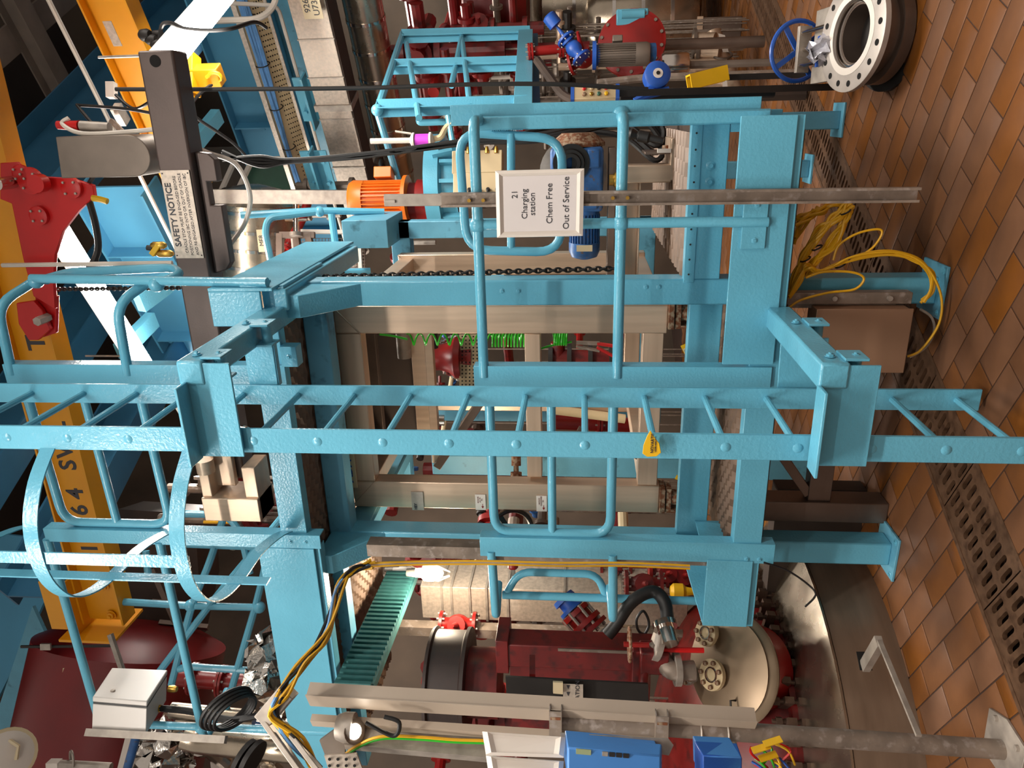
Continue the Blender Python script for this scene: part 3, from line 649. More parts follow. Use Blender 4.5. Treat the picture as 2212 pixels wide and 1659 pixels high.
# chain along the right front post
def chain(a, b, n, r, label, name='lifting_chain', sag=0):
    a = V3(a); b = V3(b); root = thing(name, b if b.z < a.z else a, label, 'chain'); d, e, u = basis(b-a); L = (b-a).length/n; src = []
    for alt in (0, 1):
        ax = e if alt else u; ot = u if alt else e; P = []
        for k in range(12):
            w = 2*math.pi*k/12; P.append(d*(math.cos(w)*L*.72)+ot*(math.sin(w)*L*.42))
        src.append(P)
    first = [None, None]
    for i in range(n):
        c = a+(b-a)*((i+.5)/n)+v(0,0,-sag*math.sin(math.pi*(i+.5)/n)); k = i % 2
        if first[k] is None: first[k] = MB().tube([p+c for p in src[k]], r, 5, closed=True).build('chain_link', 'black_paint', root)
        else: inst(first[k], c, root)
    return root
chain(at(700, 598, Y=3.72), at(1330, 580, Y=3.72), 60, .0055, 'black link chain running down behind the portal post by the notice')
# ================================================================== gear motor on the machine deck
gm = thing('gear_motor', (-.35, 4.3, 1.2), 'worn blue gearbox with hollow shaft and finned motor behind the sign', 'gear motor')
gb = at(1250, 380, Y=4.2)
MB().box((-.535, 4.2, 1.53), (-.19, 4.45, 1.82)).build('gear_case', 'blue_gear', gm, .02)
for (x0, x1, z0, z1) in ((-.52,-.42,1.56,1.66), (-.30,-.20,1.70,1.80), (-.52,-.40,1.72,1.8), (-.30,-.2,1.55,1.62)): MB().box((x0, 4.185, z0), (x1, 4.21, z1)).build('case_rib', 'blue_gear', gm, .01)
MB().lathe((-.27, 4.2, 1.705), (0,-1,0), [(0,.10),(.02,.10),(.02,.075),(.05,.07),(.05,.055),(.065,.05),(.065,.032),(.01,.03)], 28).build('hollow_shaft', 'black_paint', gm)
MB().lathe((-.12, 4.35, 1.67), (-1,0,0), [(0,.09),(.05,.15),(.07,.15)], 28).build('side_cover', 'rust', gm)
MB().lathe((-.35, 4.6, 1.7), (0,1,0), [(0,.2),(.03,.2)], 28).build('drive_disc', 'galv', gm)
MB().lathe((-.53, 4.33, 1.63), (-1,0,0), [(0,.085),(.03,.085),(.03,.075),(.19,.075)], 24).build('motor_body', 'blue_gear', gm)
mb = MB()
for k in range(28):
    w = 2*math.pi*k/28; q = v(0, math.cos(w), math.sin(w)); mb.bar(v(-.56,4.33,1.63)+q*.08, v(-.72,4.33,1.63)+q*.08, .004, .016, q)
mb.build('cooling_fins', 'blue_gear', gm)
MB().lathe((-.72, 4.33, 1.63), (-1,0,0), [(0,.09),(.05,.09),(.085,.075),(.1,.03)], 24).build('fan_cowl', 'blue_gear', gm)
MB().box((-.76, 4.235, 1.585), (-.725, 4.242, 1.675)).build('warning_sticker', 'cream', gm)
MB().lathe((-.36, 4.15, 1.5), (0,0,-1), [(0,.03),(.02,.03),(.03,.04),(.06,.045),(.09,.03)], 14).build('grease_cup', 'brass', gm)
ms = thing('machine_stand', (-.4, 4.2, 1.17), 'stainless channel stand under the blue gearbox on the mesh deck', 'stand')
MB().chan((-1.1, 4.12, 1.38), (-.34, 4.12, 1.38), .1, .09, .008).build('stand_rail', 'stainless_x', ms, .002)
MB().box((-.37, 4.05, 1.18), (-.28, 4.2, 1.43)).build('stand_leg', SS, ms, .006); MB().box((-.36, 4.05, 1.17), (-.15, 4.35, 1.19)).build('stand_foot', SS, ms, .004)
MB().box((-.23, 4.08, 1.19), (-.215, 4.3, 1.32)).build('stand_cheek', 'stainless_dark', ms, .003); MB().cyl((-.235, 4.2, 1.2), (-.19, 4.2, 1.2), .02, 12).build('pivot_pin', 'rust', ms)
MB().box((-1.05, 4.25, 1.46), (-.2, 4.42, 1.50)).build('base_plate', 'stainless_dark', ms, .003)
for k, (dx, yy) in enumerate(((0, 4.5), (.04, 4.55), (.08, 4.52))):
    cable('power_cable', [(-.16+dx*.4, yy, 2.0), (-.12+dx, yy+.05, 1.7), (-.15+dx, yy, 1.42), (-.28+dx, yy-.1, 1.24), (-.2+dx, yy-.05, 1.19), (-.05+dx, yy, 1.3)], .016, 'black_rubber', ('thick black power cable nearest the blue gearbox', 'thick black power cable in the middle of the bundle by the gearbox', 'thick black power cable on the outside of the bundle by the gearbox')[k])
cg = thing('cable_gland', (-.15, 4.05, 1.3), 'black cable connector with a white tag lying on the mesh deck', 'connector')
MB().lathe((-.12, 4.1, 1.42), (-.1,-.1,-.45), [(0,.012),(.03,.03),(.06,.02),(.07,.03),(.12,.03),(.13,.02),(.2,.016)], 12).build('connector_body', 'black_rubber', cg)
MB().box((-.22, 4.04, 1.19), (-.20, 4.06, 1.26)).build('connector_tag', 'white_plastic', cg)
# ================================================================== sign and its slotted strut
st = thing('strut_channel', (-.345, FP-.05, .30), 'galvanised slotted strut channel clamped upright to the guardrail', 'channel')
a, b = v(-.353, FP-.045, .31), v(-.342, FP-.045, 2.24)
MB().sect(a, b, [(-.029,-.018),(.029,-.018),(.029,.018),(.019,.018),(.019,.014),(.025,.014),(.025,-.010),(-.025,-.010),(-.025,.014),(-.019,.014),(-.019,.018),(-.029,.018)], up=(0,-1,0)).build('channel', 'galv_dirty', st)
a2, b2 = at(1010, 437, Y=FP-.045), at(833, 437, Y=FP-.03)
MB().bar(v(-.345, FP-.02, 2.10), v(-.342, FP-.02, 2.49), .05, .020, up=(0,1,0)).build('upper_channel', 'galv', st, .002)
MB().box((-.352, FP-.04, 2.44), (-.34, FP-.0, 2.485)).build('hook', 'galv', st)
for z in (2.06, 2.12, 1.52, 1.46): MB().lathe((-.346, FP-.045, z), (0,-1,0), [(0,.008),(.006,.008)], 8).build('screw', 'brass', st)
sg = thing('notice_frame', at(1262, 440, Y=FP-.07), 'white snap-frame notice reading Chem Free, Out of Service', 'sign')
C = [at(1070, 369, Y=FP-.075), at(1262, 364, Y=FP-.075), at(1259, 509, Y=FP-.075), at(1074, 513, Y=FP-.075)]
cc = (C[0]+C[1]+C[2]+C[3])/4; I = [p+(cc-p).normalized()*.038 for p in C]
MB().prism(C[::-1], (0,.01,0)).build('backing', 'white_plastic', sg)
for k in range(4):
    a, b, c, d = C[k], C[(k+1) % 4], I[(k+1) % 4], I[k]; m1 = (a+d)/2+v(0,-.012,0); m2 = (b+c)/2+v(0,-.012,0)
    MB().add([a, b, c, d, m1, m2, a+v(0,-.006,0), b+v(0,-.006,0)], [(0,1,7,6),(6,7,5,4),(4,5,2,3),(0,6,4,3),(1,2,5,7)]).build('snap_rail', 'white_plastic', sg, ang=20)
pp = MB().prism([p+v(0,-.001,0) for p in I[::-1]], (0,.001,0)).build('printed_sheet', 'paper', sg)
rt = (C[0]-C[3]).normalized(); upv = (C[0]-C[1]).normalized()
for body, (x, y), s_ in (('21', (1112,420), .034), ('Charging', (1133,441), .034), ('station', (1150,441), .034), ('Chem Free', (1187,440), .036), ('Out of Service', (1223,439), .036)):
    text(body, at(x, y, Y=FP-.0775), rt, upv, s_, 'ink', pp, thick=.0004)
# ================================================================== junction box, bracket strut and yellow cables under the walkway
jb = thing('junction_box', (-1.05, 3.3, .13), 'flat grey-brown steel junction box low on the portal leg by the yellow cables', 'junction box')
c0 = at(1765, 668, Y=3.30); c1 = at(1952, 806, Y=3.30)
MB().box((c1.x, 3.30, c1.z), (c0.x, 3.31, c0.z)).build('box_lid', 'box_brown', jb, .003); MB().box((c1.x+.006, 3.31, c1.z+.006), (c0.x-.006, 3.45, c0.z-.006)).build('box_body', 'box_brown', jb, .003)
MB().box((c0.x-.02, 3.40, c1.z+.04), (c0.x+.02, 3.46, c0.z+.1)).build('mount_strut', 'galv_dirty', jb)
MB().box((c0.x+.001, 3.38, c1.z-.02), (c0.x+.055, 3.44, c0.z+.15)).build('slotted_strut', 'galv_dirty', jb, .004)
for dz in (.08, .32): MB().cyl((c0.x+.03, 3.38, c1.z+dz), (c0.x+.03, 3.365, c1.z+dz), .012, 8).build('strut_nut', 'galv', jb)
yc = thing('yellow_cable_bundle', (-.75, 3.4, .1), 'coiled bundle of yellow instrument cables beside the junction box', 'cables')
def ycab(px, Y, r=.006, k=1, jit=.006):
    for i in range(k):
        j = [v(random.uniform(-jit, jit), random.uniform(-jit, jit)*1.5, random.uniform(-jit, jit)) for _ in px]
        MB().tube(spl([at(x, y, Y=Y)+j[n] for n, (x, y) in enumerate(px)], 7), r, 6).build('cable', 'yellow_cable', yc)
ycab([(1700,640),(1722,590),(1740,545),(1775,500),(1805,470),(1832,448),(1828,470),(1800,520),(1760,570),(1742,590)], 3.42, .0075, 11, .016)
ycab([(1705,640),(1728,600),(1745,575),(1770,585),(1800,575),(1860,555),(1920,545),(1975,560),(2010,590),(2012,625),(1990,650)], 3.38, .0066, 5, .010)
ycab([(1800,575),(1840,555),(1905,545),(1960,550),(2005,580),(2033,640),(2028,700),(1990,755),(1960,770)], 3.36, .0055, 1, 0)
ycab([(1700,668),(1730,648),(1790,632),(1845,625),(1866,605),(1855,592),(1820,586),(1775,588),(1740,600)], 3.36, .0055, 1, 0)
ycab([(1800,562),(1812,530),(1850,505),(1895,495),(1905,505),(1885,535),(1850,558)], 3.38, .0052, 1, 0)
ycab([(1715,480),(1740,470),(1770,455),(1800,440),(1830,442)], 3.5, .007, 8, .016); ycab([(1712,520),(1735,480),(1760,455)], 3.55, .007, 5, .018)
for x, y, n in ((1826,458,0),(1765,535,0),(1740,560,0),(1830,560,0),(1905,545,0),(1815,573,0)):
    p = at(x, y, Y=3.4); MB().ring(p, (.7,0,.4), .022, .004, 12, 5).build('cable_tie', 'black_rubber', yc)
cable('grey_cable', [at(1988,668,Y=3.4), at(2012,685,Y=3.4), at(2018,715,Y=3.4), at(2000,750,Y=3.4), at(1965,772,Y=3.4)], .006, 'galv', 'thin grey cable looping below the junction box')
# lower stainless stand and timber behind the walkway
ls = thing('tipper_base', (-2.0, 4.0, 0), 'dull stainless base frame with a floor beam beside the portal leg nearest the reactor', 'machine base')
b0, b1 = at(1658, 1100, Y=3.85), at(1915, 1105, Z=0)
Yq = at(1915, 1105, Z=.01).y
MB().box((-2.14, Yq, 0.0), (-2.02, Yq+.14, .85)).build('base_post', 'stainless_dark', ls, .006)
p = at(1780, 1000, Y=Yq+.02); MB().box((-2.02, Yq+.02, p.z-.06), (-1.2, Yq+.1, p.z+.06)).build('base_beam', 'stainless_dark', ls, .004)
MB().bar(at(1690, 985, Y=Yq+.05), at(1745, 1065, Y=Yq+.05), .05, .05).build('base_brace', 'stainless_dark', ls, .003)
MB().box((-2.9, Yq+.3, 0), (-2.1, Yq+.42, .5)).build('base_skirt', 'dark_brown', ls)
bx = thing('cardboard_pad', at(1655, 1150, Y=4.6), 'torn orange-brown fibre pad stuffed behind the portal leg nearest the reactor', 'padding')
MB().prism([at(x, y, Y=4.6) for x, y in ((1650,1120),(1720,1128),(1735,1140),(1725,1165),(1650,1160))], (0,.05,0)).build('pad_core', mat('fibre', (206,146,70), .85, var=.3, scale=30, bump=.5, bscale=40), bx)
# ================================================================== hoist boom, crane beams, roof zone
def along(x, y, D, d, l0, l1): p = at(x, y, D=D); return p+V3(d)*l0, p+V3(d)*l1
ZU = v(0,0,1)
bm = thing('lift_boom', (-.8, 3.85, 3.6), 'dark steel box boom carrying the safety notice above the platform', 'boom')
MB().box((-2.0, 3.75, 3.625), (.325, 3.90, 3.805)).build('boom_tube', 'steel_lift', bm, .012)
q = at(335, 132, Y=3.748); MB().lathe((q.x, 3.7485, q.z), (0,-1,0), [(0,.028),(.001,.028)], 20).build('pin_hole', 'pit', bm)
a = at(430, 332, Y=3.80); b = at(490, 560, Y=3.80)
zb = 3.625
MB().prism([(-.15,3.80,zb), (-.16,3.80,zb-.07), (-.19,3.80,zb-.10), (-.30,3.80,zb-.10), (-.30,3.80,zb-.04), (-.42,3.80,zb-.04), (-.42,3.80,zb-.10), (-.72,3.80,zb-.10), (-.76,3.80,zb-.07), (-.78,3.80,zb)], (0,.06,0)).build('stop_plate', 'steel_lift', bm, .006)
C = [at(345, 378, Y=3.742), at(400, 378, Y=3.742), at(424, 546, Y=3.742), at(371, 548, Y=3.742)]
sp = MB().prism([(-.235,3.742,3.64), (-.685,3.742,3.64), (-.685,3.742,3.795), (-.235,3.742,3.795)], (0,.006,0)).build('notice_plate', 'galv_sheet', bm)
text('SAFETY NOTICE', (-.46, 3.741, 3.765), (1,0,0), ZU, .045, 'ink', sp, bold=.001)
for i, s in enumerate(('CRADLE STOP MUST BE ENGAGED BEFORE', 'POSITIONING IBC INTO OR OUT OF CRADLE', 'AND RE-ENGAGED AFTER INVERSION OF IBC')): text(s, (-.46, 3.741, 3.725-.028*i), (1,0,0), ZU, .0205, 'ink', sp)
for dx in (-.21, .21):
    for dz in (-.068, .068): MB().lathe((-.46+dx, 3.742, 3.717+dz), (0,-1,0), [(0,.004),(.002,.004)], 6).build('rivet', 'dark_steel', sp)
# end clamp of the boom at left
MB().box((-2.02, 3.70, 3.66), (-1.75, 3.74, 3.80)).build('clamp_tongue', 'stainless_x', bm, .004)
for z0, z1 in ((3.80, 3.86), (3.52, 3.60)): MB().box((-2.20, 3.62, z0-.03), (-1.86, 3.80, z1-.03)).build('clamp_jaw', 'stainless_x', bm, .005)
MB().box((-2.20, 3.60, 3.49), (-2.05, 3.82, 3.83)).build('clamp_back', 'stainless', bm, .005); MB().cyl((-1.82, 3.64, 3.79), (-1.9, 3.64, 3.79), .05, 18).build('clamp_roller', 'stainless', bm)
MB().lathe((-1.70, 3.70, 3.56), (0,-1,0), [(0,.07),(.02,.07),(.02,.05),(.0,.05)], 22).build('pulley', 'polished', bm)
# chain-hoist cover
hc = thing('hoist_cover', (-.165, 3.95, 3.9), 'round-ended stainless chain cover hanging above the boom', 'hoist cover')
P = [(-.062, 3.9, 4.43), (-.062, 3.9, 4.03)]+[(-.168+.106*math.cos(t), 3.9, 4.03-.106*math.sin(t)) for t in [math.pi*k/12 for k in range(1, 12)]]+[(-.274, 3.9, 4.03), (-.274, 3.9, 4.45)]
MB().prism(P, (0,.22,0)).build('cover_shell', 'steel_grey', hc, .004)
cable('hose_line', [(-.03,3.95,3.82), (-.045,3.93,4.0), (-.05,3.95,4.3), (.0,3.98,4.43), (.03,4.0,4.40)], .012, 'white_pipe', 'pale plastic hose running up beside the chain cover', 'hose')
ej = thing('end_junction', at(190, 270, Y=4.0), 'small red and clear hose fitting above the chain cover', 'fitting'); a = at(125, 270, Y=4.0); b = at(238, 275, Y=4.0)
MB().lathe(a, b-a, [(0,.022),(.12,.028),(.125,.03)], 14).build('fitting_red', 'red_bright', ej); MB().lathe(a+(b-a)*.45, b-a, [(0,.028),(.16,.026)], 14).build('fitting_clear', 'galv', ej)
# yellow crane runway with the load marking (runs with the platform)
yb = thing('crane_beam', (-2.2, 4.2, 4.95), 'yellow crane runway beam with stencilled load marking above the ladder cage', 'crane beam')
MB().ibeam((-3.45, 4.25, 5.12), (1.0, 4.25, 5.12), .15, .32, .014).build('beam', 'yellow_paint', yb)
for i, (ch, X) in enumerate((('I', -2.86), ('5', -2.68), ('6', -2.55), ('4', -2.42), ('S', -2.20), ('W', -2.06), ('L', -1.92), ('1', -1.72), ('T', -1.33), ('E', -1.22))):
    text(ch, (X+.02, 4.242-.0, 5.12), (1,0,0), ZU, .17, 'ink', yb, bold=.004)
MB().box((-3.52, 4.06, 4.98), (-3.5, 4.44, 5.40)).build('end_plate', 'yellow_paint', yb); MB().box((-3.5, 4.10, 5.28), (-3.05, 4.4, 5.295)).build('splice_plate', 'yellow_paint', yb)
MB().box((-3.49, 4.16, 5.30), (-3.08, 4.18, 5.52)).build('splice_web', 'yellow_paint', yb)
for X in (-3.15, -3.4):
    for z in (5.08, 5.36): hexbolt(MB(), (X, 4.23 if z < 5.2 else 4.16, z), (0,-1,0), .026, .022).build('bolt', 'yellow_paint', yb)
# red trolley hoist under the runway
rt_ = thing('hoist_trolley', (-.7, 4.1, 4.7), 'bright red hoist trolley with side plates and gear covers on the runway', 'hoist')
pts = [(0,352),(35,350),(60,352),(140,345),(200,388),(205,425),(165,465),(130,510),(112,560),(115,640),(105,645),(60,640),(30,500),(0,440)]
plate_px([(0,352),(35,350),(60,380),(150,385),(200,400),(204,424),(170,455),(135,500),(118,550),(115,610),(118,668),(72,640),(50,560),(25,440),(0,430)], Y=4.1, t=.03).build('side_plate', 'red_bright', rt_, .004)
plate_px([(35,655),(72,650),(90,670),(108,712),(82,735),(62,735),(40,700)], Y=4.08, t=.03).build('end_plate', 'red_bright', rt_, .004)
plate_px([(72,600),(95,598),(100,640),(122,640),(120,720),(90,730),(80,690)], Y=4.12, t=.03).build('side_plate', 'red_bright', rt_, .004)
for x, y, r_ in ((88,465,.055),(158,405,.06),(70,390,.075),(50,375,.05)):
    p = at(x, y, Y=4.1); MB().lathe(p, (0,-1,0), [(0,r_),(.025,r_),(.03,r_*.8)], 22).build('gear_cover', 'red_bright', rt_)
    boltparts(rt_, p+v(0,-.03,0), (0,1,0), r_*.72, 4, .007, .02)
p = at(15, 395, Y=4.05); MB().cyl(p+v(0,.05,0), p+v(0,-.08,0), .035, 16).build('axle_end', 'polished', rt_)
p = at(92, 690, Y=4.05); MB().cyl(p+v(0,.05,0), p+v(0,-.05,0), .028, 6).build('axle_nut', 'galv', rt_)
a = at(92, 395, Y=4.06); MB().cyl(a, a+v(.0,-.06,0), .05, 18).build('motor_boss', 'red_bright', rt_)
chain(at(125, 625, Y=4.15), at(395, 622, Y=3.95), 44, .005, 'black hoist chain hanging beside the bright lamp tube'); 
cable('tag_flag', [at(200,428,Y=4.08), at(215,430,Y=4.08), at(232,435,Y=4.08)], .018, 'yellow_tag', 'yellow plastic flag tied to the red hoist trolley', 'flag')
for k, (pts_, r_) in enumerate((([(190,400),(225,345),(250,320)], .012), ([(188,420),(205,480),(212,530),(205,560),(185,590)], .02), ([(212,530),(208,570),(206,605)], .012))): cable('hoist_cable', [at(x, y, Y=4.13) for x, y in pts_], r_, 'black_rubber', ('black cable curling up from the hoist trolley to the cover', 'thick black cable hanging from the hoist trolley', 'thin black cable branching below the hoist trolley')[k])
# building-aligned yellow beam (upper right) with hook block
a, b = along(233, 0, 5, TA, -.6, 1.45)
y2 = thing('crane_beam', b, 'plain yellow crane beam slanting behind the boom tip with the pin hole', 'crane beam')
MB().ibeam(a, b, .16, .34, .014).build('beam', 'yellow_paint', y2)
p = at(243, 73, D=4.83); nrm = TA.cross(ZU); MB().bar(p-TA*.08, p+TA*.08, .004, .06).build('data_plate', 'galv_sheet', y2)
hk = thing('hook_block', at(470, 165, D=4.9), 'yellow hook block and hoist body hanging behind the boom end', 'hook')
MB().bar(at(410, 118, D=4.9), at(410, 205, D=4.9), .12, .10).build('hoist_body', 'yellow_paint', hk, .006); MB().bar(at(398, 175, D=4.9), at(415, 215, D=4.9), .05, .05).build('hoist_foot', 'yellow_paint', hk, .004)
p = at(450, 163, D=4.9); MB().sect(p+v(0,0,.11), p-v(0,0,.09), [(-.06,-.05),(.06,-.05),(.06,.05),(-.06,.05)], up=TC).build('block_case', 'yellow_paint', hk, .005)
p = at(462, 167, D=4.82); P = [p+TA*.0+v(0,0,.05)]+[p+TA*(-.032*math.cos(w))+v(0,0,-.01-.04*math.sin(w)) for w in [math.pi*k/8-1.2 for k in range(11)]]
MB().tube(P, [.012]*9+[.010,.007,.004], 8).build('hook', 'yellow_tag', hk)
cable('pendant_cable', [at(480,170,D=4.9), at(440,195,D=4.9), at(415,225,D=4.9), at(420,250,D=4.9), at(470,285,D=5.2), at(505,310,D=5.4), at(530,335,D=5.5)], .011, 'black_rubber', 'black cord drooping from the hook block to the tray')
chain(at(425,168,D=4.9), at(440,166,D=4.9), 4, .006, 'short hook chain above the yellow hook block')
gl = thing('lamp_gland', at(340, 85, D=4.4), 'dark cable glands at the lamp end beside the boom tip', 'glands')
for x, y, r_ in ((325,75,.035),(338,85,.03),(350,95,.03),(350,72,.02)): p = at(x, y, D=4.4); MB().lathe(p, (0,.3,1), [(0,r_*.7),(.02,r_),(.06,r_),(.08,r_*.6)], 12).build('gland', 'dark_steel', gl)
cable('black_cable', [at(345,90,D=4.35), at(350,55,D=4.35), at(370,50,D=4.35), at(400,62,D=4.3), at(450,66,D=4.3), at(500,62,D=4.3), at(550,48,D=4.4), at(575,60,D=4.5)], .012, 'black_rubber', 'black cord from the lamp by the boom tip to the cable tray')
# visible lamps
batten(at(432, 45, D=4.6), TC, 1.35, 46, 'glowing fluorescent lamp beyond the boom tip beside the plain yellow beam', 'lens_bright')
batten(at(232, 665, D=5.6), TA, 1.5, 60, 'glowing fluorescent lamp behind the ladder under the red hoist', 'lens_bright')
# pale conduits
def conduit(name, pts, r, label, mt='white_pipe', cat='conduit'): return tag(MB().tube(fil(pts, r*4), r, 8).build(name, mt), label, cat)
a, b = along(105, 0, 5.4, TA, -.3, 1.15); conduit('conduit', [a, b], .018, 'pale conduit slanting alongside the plain yellow beam under the dark roof')
a = at(5, 573, Y=4.0); b = at(372, 568, Y=4.0); conduit('conduit', [a, b], .013, 'thin pale pipe running straight down past the red hoist')
a, b = along(305, 385, 5.6, TA, -.1, 1.2); conduit('conduit', [a, b], .016, 'pale conduit slanting behind the safety notice')
cable('hose_line', [at(410,312,Y=3.95), at(450,330,Y=3.95), at(510,355,Y=3.95), at(540,420,Y=3.95), at(530,480,Y=3.95), at(500,525,Y=3.95)], .013, 'white_pipe', 'pale hose curving under the boom stop plate', 'hose')
fr_ = thing('filter_regulator', at(345, 540, Y=3.8), 'small brass-yellow air regulator beside the safety notice plate', 'regulator')
for x, y, l in ((338,530,.07),(350,548,.08)): p = at(x, y, Y=3.8); MB().lathe(p+v(0,0,.03), (0,0,-1), [(0,.012),(.015,.02),(l,.02),(l+.015,.01)], 12).build('regulator_bowl', 'brass', fr_)
MB().bar(at(330,550,Y=3.8), at(345,528,Y=3.8), .04, .03).build('regulator_head', 'yellow_tag', fr_, .004); MB().cyl(at(318,535,Y=3.8), at(330,537,Y=3.8), .015, 12).build('regulator_knob', 'black_rubber', fr_)
# ------------------------------------------------------------------ building steel
def girder(name, x, y, D, d, l0, l1, w, h, mt, label, t=.02, stiff=0):
    a, b = along(x, y, D, d, l0, l1); r_ = thing(name, (a+b)/2-v(0,0,h/2), label, 'beam'); MB().ibeam(a, b, w, h, t).build('beam', mt, r_)
    n = V3(d).cross(ZU)
    if n.dot(CAM-(a+b)/2) < 0: n = -n
    for k in range(stiff):
        c = a+(b-a)*((k+.6)/stiff); MB().bar(c+n*w*.25-ZU*h*.47, c+n*w*.25+ZU*h*.47, w*.45, .015, up=d).build('stiffener', mt, r_)
        for j in range(4): MB().lathe(c+V3(d)*.08+n*.012+ZU*h*(j*.11-.2), n, [(0,.018),(.014,.018)], 6).build('bolt', mt, r_)
    return r_
girder('roof_girder', 500, 0, 7.6, TA, -1, 3.4, .3, .85, 'blue_wall', 'deep sky-blue plate girder behind the cable tray', stiff=3)
girder('roof_girder', 330, 560, 6.6, TA, -.75, 1.3, .3, .62, 'blue_wall', 'sky-blue plate girder behind the red hoist and lamp', stiff=2)
girder('roof_girder', 200, 250, 7.5, TC, -4, 2.2, .4, .8, 'blue_deep', 'dark blue girder crossing the dark roof behind the chain cover')
girder('roof_girder', 165, 700, 7.2, TC, -2.0, 2.5, .3, .5, 'blue_deep', 'dark blue girder behind the ladder stile and red hoist')
girder('roof_girder', 215, 1010, 6.4, TC, -2.2, 1.2, .3, .4, 'blue_deep', 'dark blue girder slanting behind the stencilled yellow runway')
girder('roof_girder', 30, 60, 8.5, TC, -4, 3, .3, .35, 'stone_roof', 'brown-grey roof beam in the photo corner')
girder('roof_girder', 40, 30, 8.2, TA, -2, 1.8, .25, .25, 'stone_roof', 'pale roof purlin crossing the brown-grey beam')
girder('roof_girder', 625, 130, 8.0, TA, -1.5, 1.6, .18, .4, 'blue_paint_dull', 'short blue floor beam below the perforated cable tray')
for k, (x, y, lab) in enumerate(((672, 215, 'blue bolted bracket beside the cable tray, farther from the orange motor'), (688, 370, 'blue bolted bracket beside the duct end, nearer the orange motor'))):
    br = thing('bolted_bracket', at(x, y, D=7.2), lab, 'bracket'); c = at(x, y, D=7.2)
    MB().bar(c-TA*.22, c+TA*.22, .02, .26).build('bracket_plate', BL, br); MB().bar(c-TA*.26-TC*-.05, c+TA*.26+TC*.05, .16, .02).build('bracket_shelf', BL, br)
    for e in (-.12, .12):
        for z in (-.08, .08): MB().lathe(c+TA*e+TC*.01+ZU*z, TC, [(0,.022),(.03,.022)], 6).build('bolt', BL, br)
# diagonal blue braces around the lamp
for k, (p0, p1, w_) in enumerate((((300,655),(395,585),.16), ((260,760),(330,690),.14), ((405,330),(470,250),.12), ((420,520),(400,440),.10))):
    o = MB().bar(at(*p0, D=6.0), at(*p1, D=6.4), w_, .08).build('roof_brace', BL); tag(o, ('blue diagonal brace between the bright lamp and the boom', 'blue diagonal brace crossing behind the ladder post', 'blue diagonal brace behind the hoist cord', 'blue brace stub behind the curved hose')[k], 'brace')
# perforated cable tray with blue cables
ct = thing('cable_tray', at(560, 200, D=6.9), 'perforated galvanised cable tray with a bundle of blue cables', 'cable tray')
a, b = along(535, 0, 6.9, TA, -.4, 2.25); n = TC; wv = ZU*.11+TC*.10
MB().add([a-wv, a+wv, b+wv, b-wv, a-wv+v(0,0,.006), a+wv+v(0,0,.006), b+wv+v(0,0,.006), b-wv+v(0,0,.006)], [(0,1,2,3),(7,6,5,4),(0,4,5,1),(2,6,7,3),(1,5,6,2),(3,7,4,0)]).build('tray_floor', 'beige', ct)
for s in (-1, 1): MB().bar(a+wv*s, b+wv*s, .012, .05).build('tray_side', 'galv_sheet', ct)
mb = MB(); nn = TA.cross(wv).normalized()
if nn.dot(CAM-a) < 0: nn = -nn
for i in range(52):
    for j in range(5):
        c = a+(b-a)*((i+.5)/52)-wv*(.15+.17*j)+nn*.006; mb.lathe(c, nn, [(0,.008),(.001,.008)], 6)
mb.build('perforations', 'pit', ct, kind='stuff')
for i in range(6):
    j = [random.uniform(-.012,.012) for _ in range(8)]
    MB().tube(spl([a+(b-a)*(k/7)+wv*(.72-.14*i*(.6+.25*math.sin(k*.9)))*(.9)+nn*(.02+j[k]) for k in range(8)], 4), .014, 6).build('blue_cable', 'blue_cable', ct)
for k in range(5): c = a+(b-a)*(.2+.17*k)+wv*.4+nn*.02; MB().ring(c, TA, .07, .006, 14, 5).build('cable_tie', 'black_rubber', ct)
cdt = conduit('conduit', [at(455,45,D=6.2), at(560,42,D=6.2), at(590,18,D=6.3), at(600,-20,D=6.3)], .026, 'cream pipe bend crossing the cable tray')
a, b = along(600, 12, 6.6, TA, 0, 2.6); conduit('conduit', [at(455,5,D=6.4), a, b], .018, 'thin pale conduit slanting between tray and duct')
# galvanised duct with label
dc = thing('vent_duct', at(720, 200, D=6.4), 'galvanised rectangular vent duct with stencilled number plate', 'duct')
a, b = along(672, 0, 6.5, TA, -.6, 2.35); MB().bar(a, b, .26, .33).build('duct_body', 'galv_sheet', dc, .004)
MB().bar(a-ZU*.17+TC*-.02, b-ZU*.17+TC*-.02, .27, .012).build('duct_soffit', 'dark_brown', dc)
for f in (.3, .42, .56, .74, .88): c = a+(b-a)*f; MB().bar(c-TA*.006, c+TA*.006, .275, .345).build('duct_seam', 'galv', dc)
c = a+(b-a)*.52; MB().bar(c-TA*.03, c+TA*.03, .30, .37).build('duct_flange', 'galv', dc); MB().bar(b-TA*.02, b+TA*.02, .30, .37).build('duct_flange', 'galv', dc)
nf = V3((TC.x, TC.y, 0)); pc = at(672, 12, D=6.32); lp = MB().bar(pc-TA*.11, pc+TA*.11, .004, .17).build('number_plate', 'cream', dc)
text('926\nU730', pc+nf*.006, -TA, ZU, .075, 'ink', lp)
# insulated pipe
a, b = along(790, 40, 7.2, TA, -.4, 2.0); ip = thing('insulated_pipe', b, 'shiny clad insulated pipe below the vent duct', 'pipe')
MB().lathe(a, b-a, [(0,.19),((b-a).length-.3,.19),((b-a).length-.1,.17),((b-a).length,.10)], 28).build('cladding', 'clad', ip)
for k in range(8): c = a+(b-a)*(k/8.5+.04); MB().lathe(c, TA, [(0,.19),(.0,.197),(.03,.197),(.03,.19)], 28).build('cladding_band', 'polished', ip)
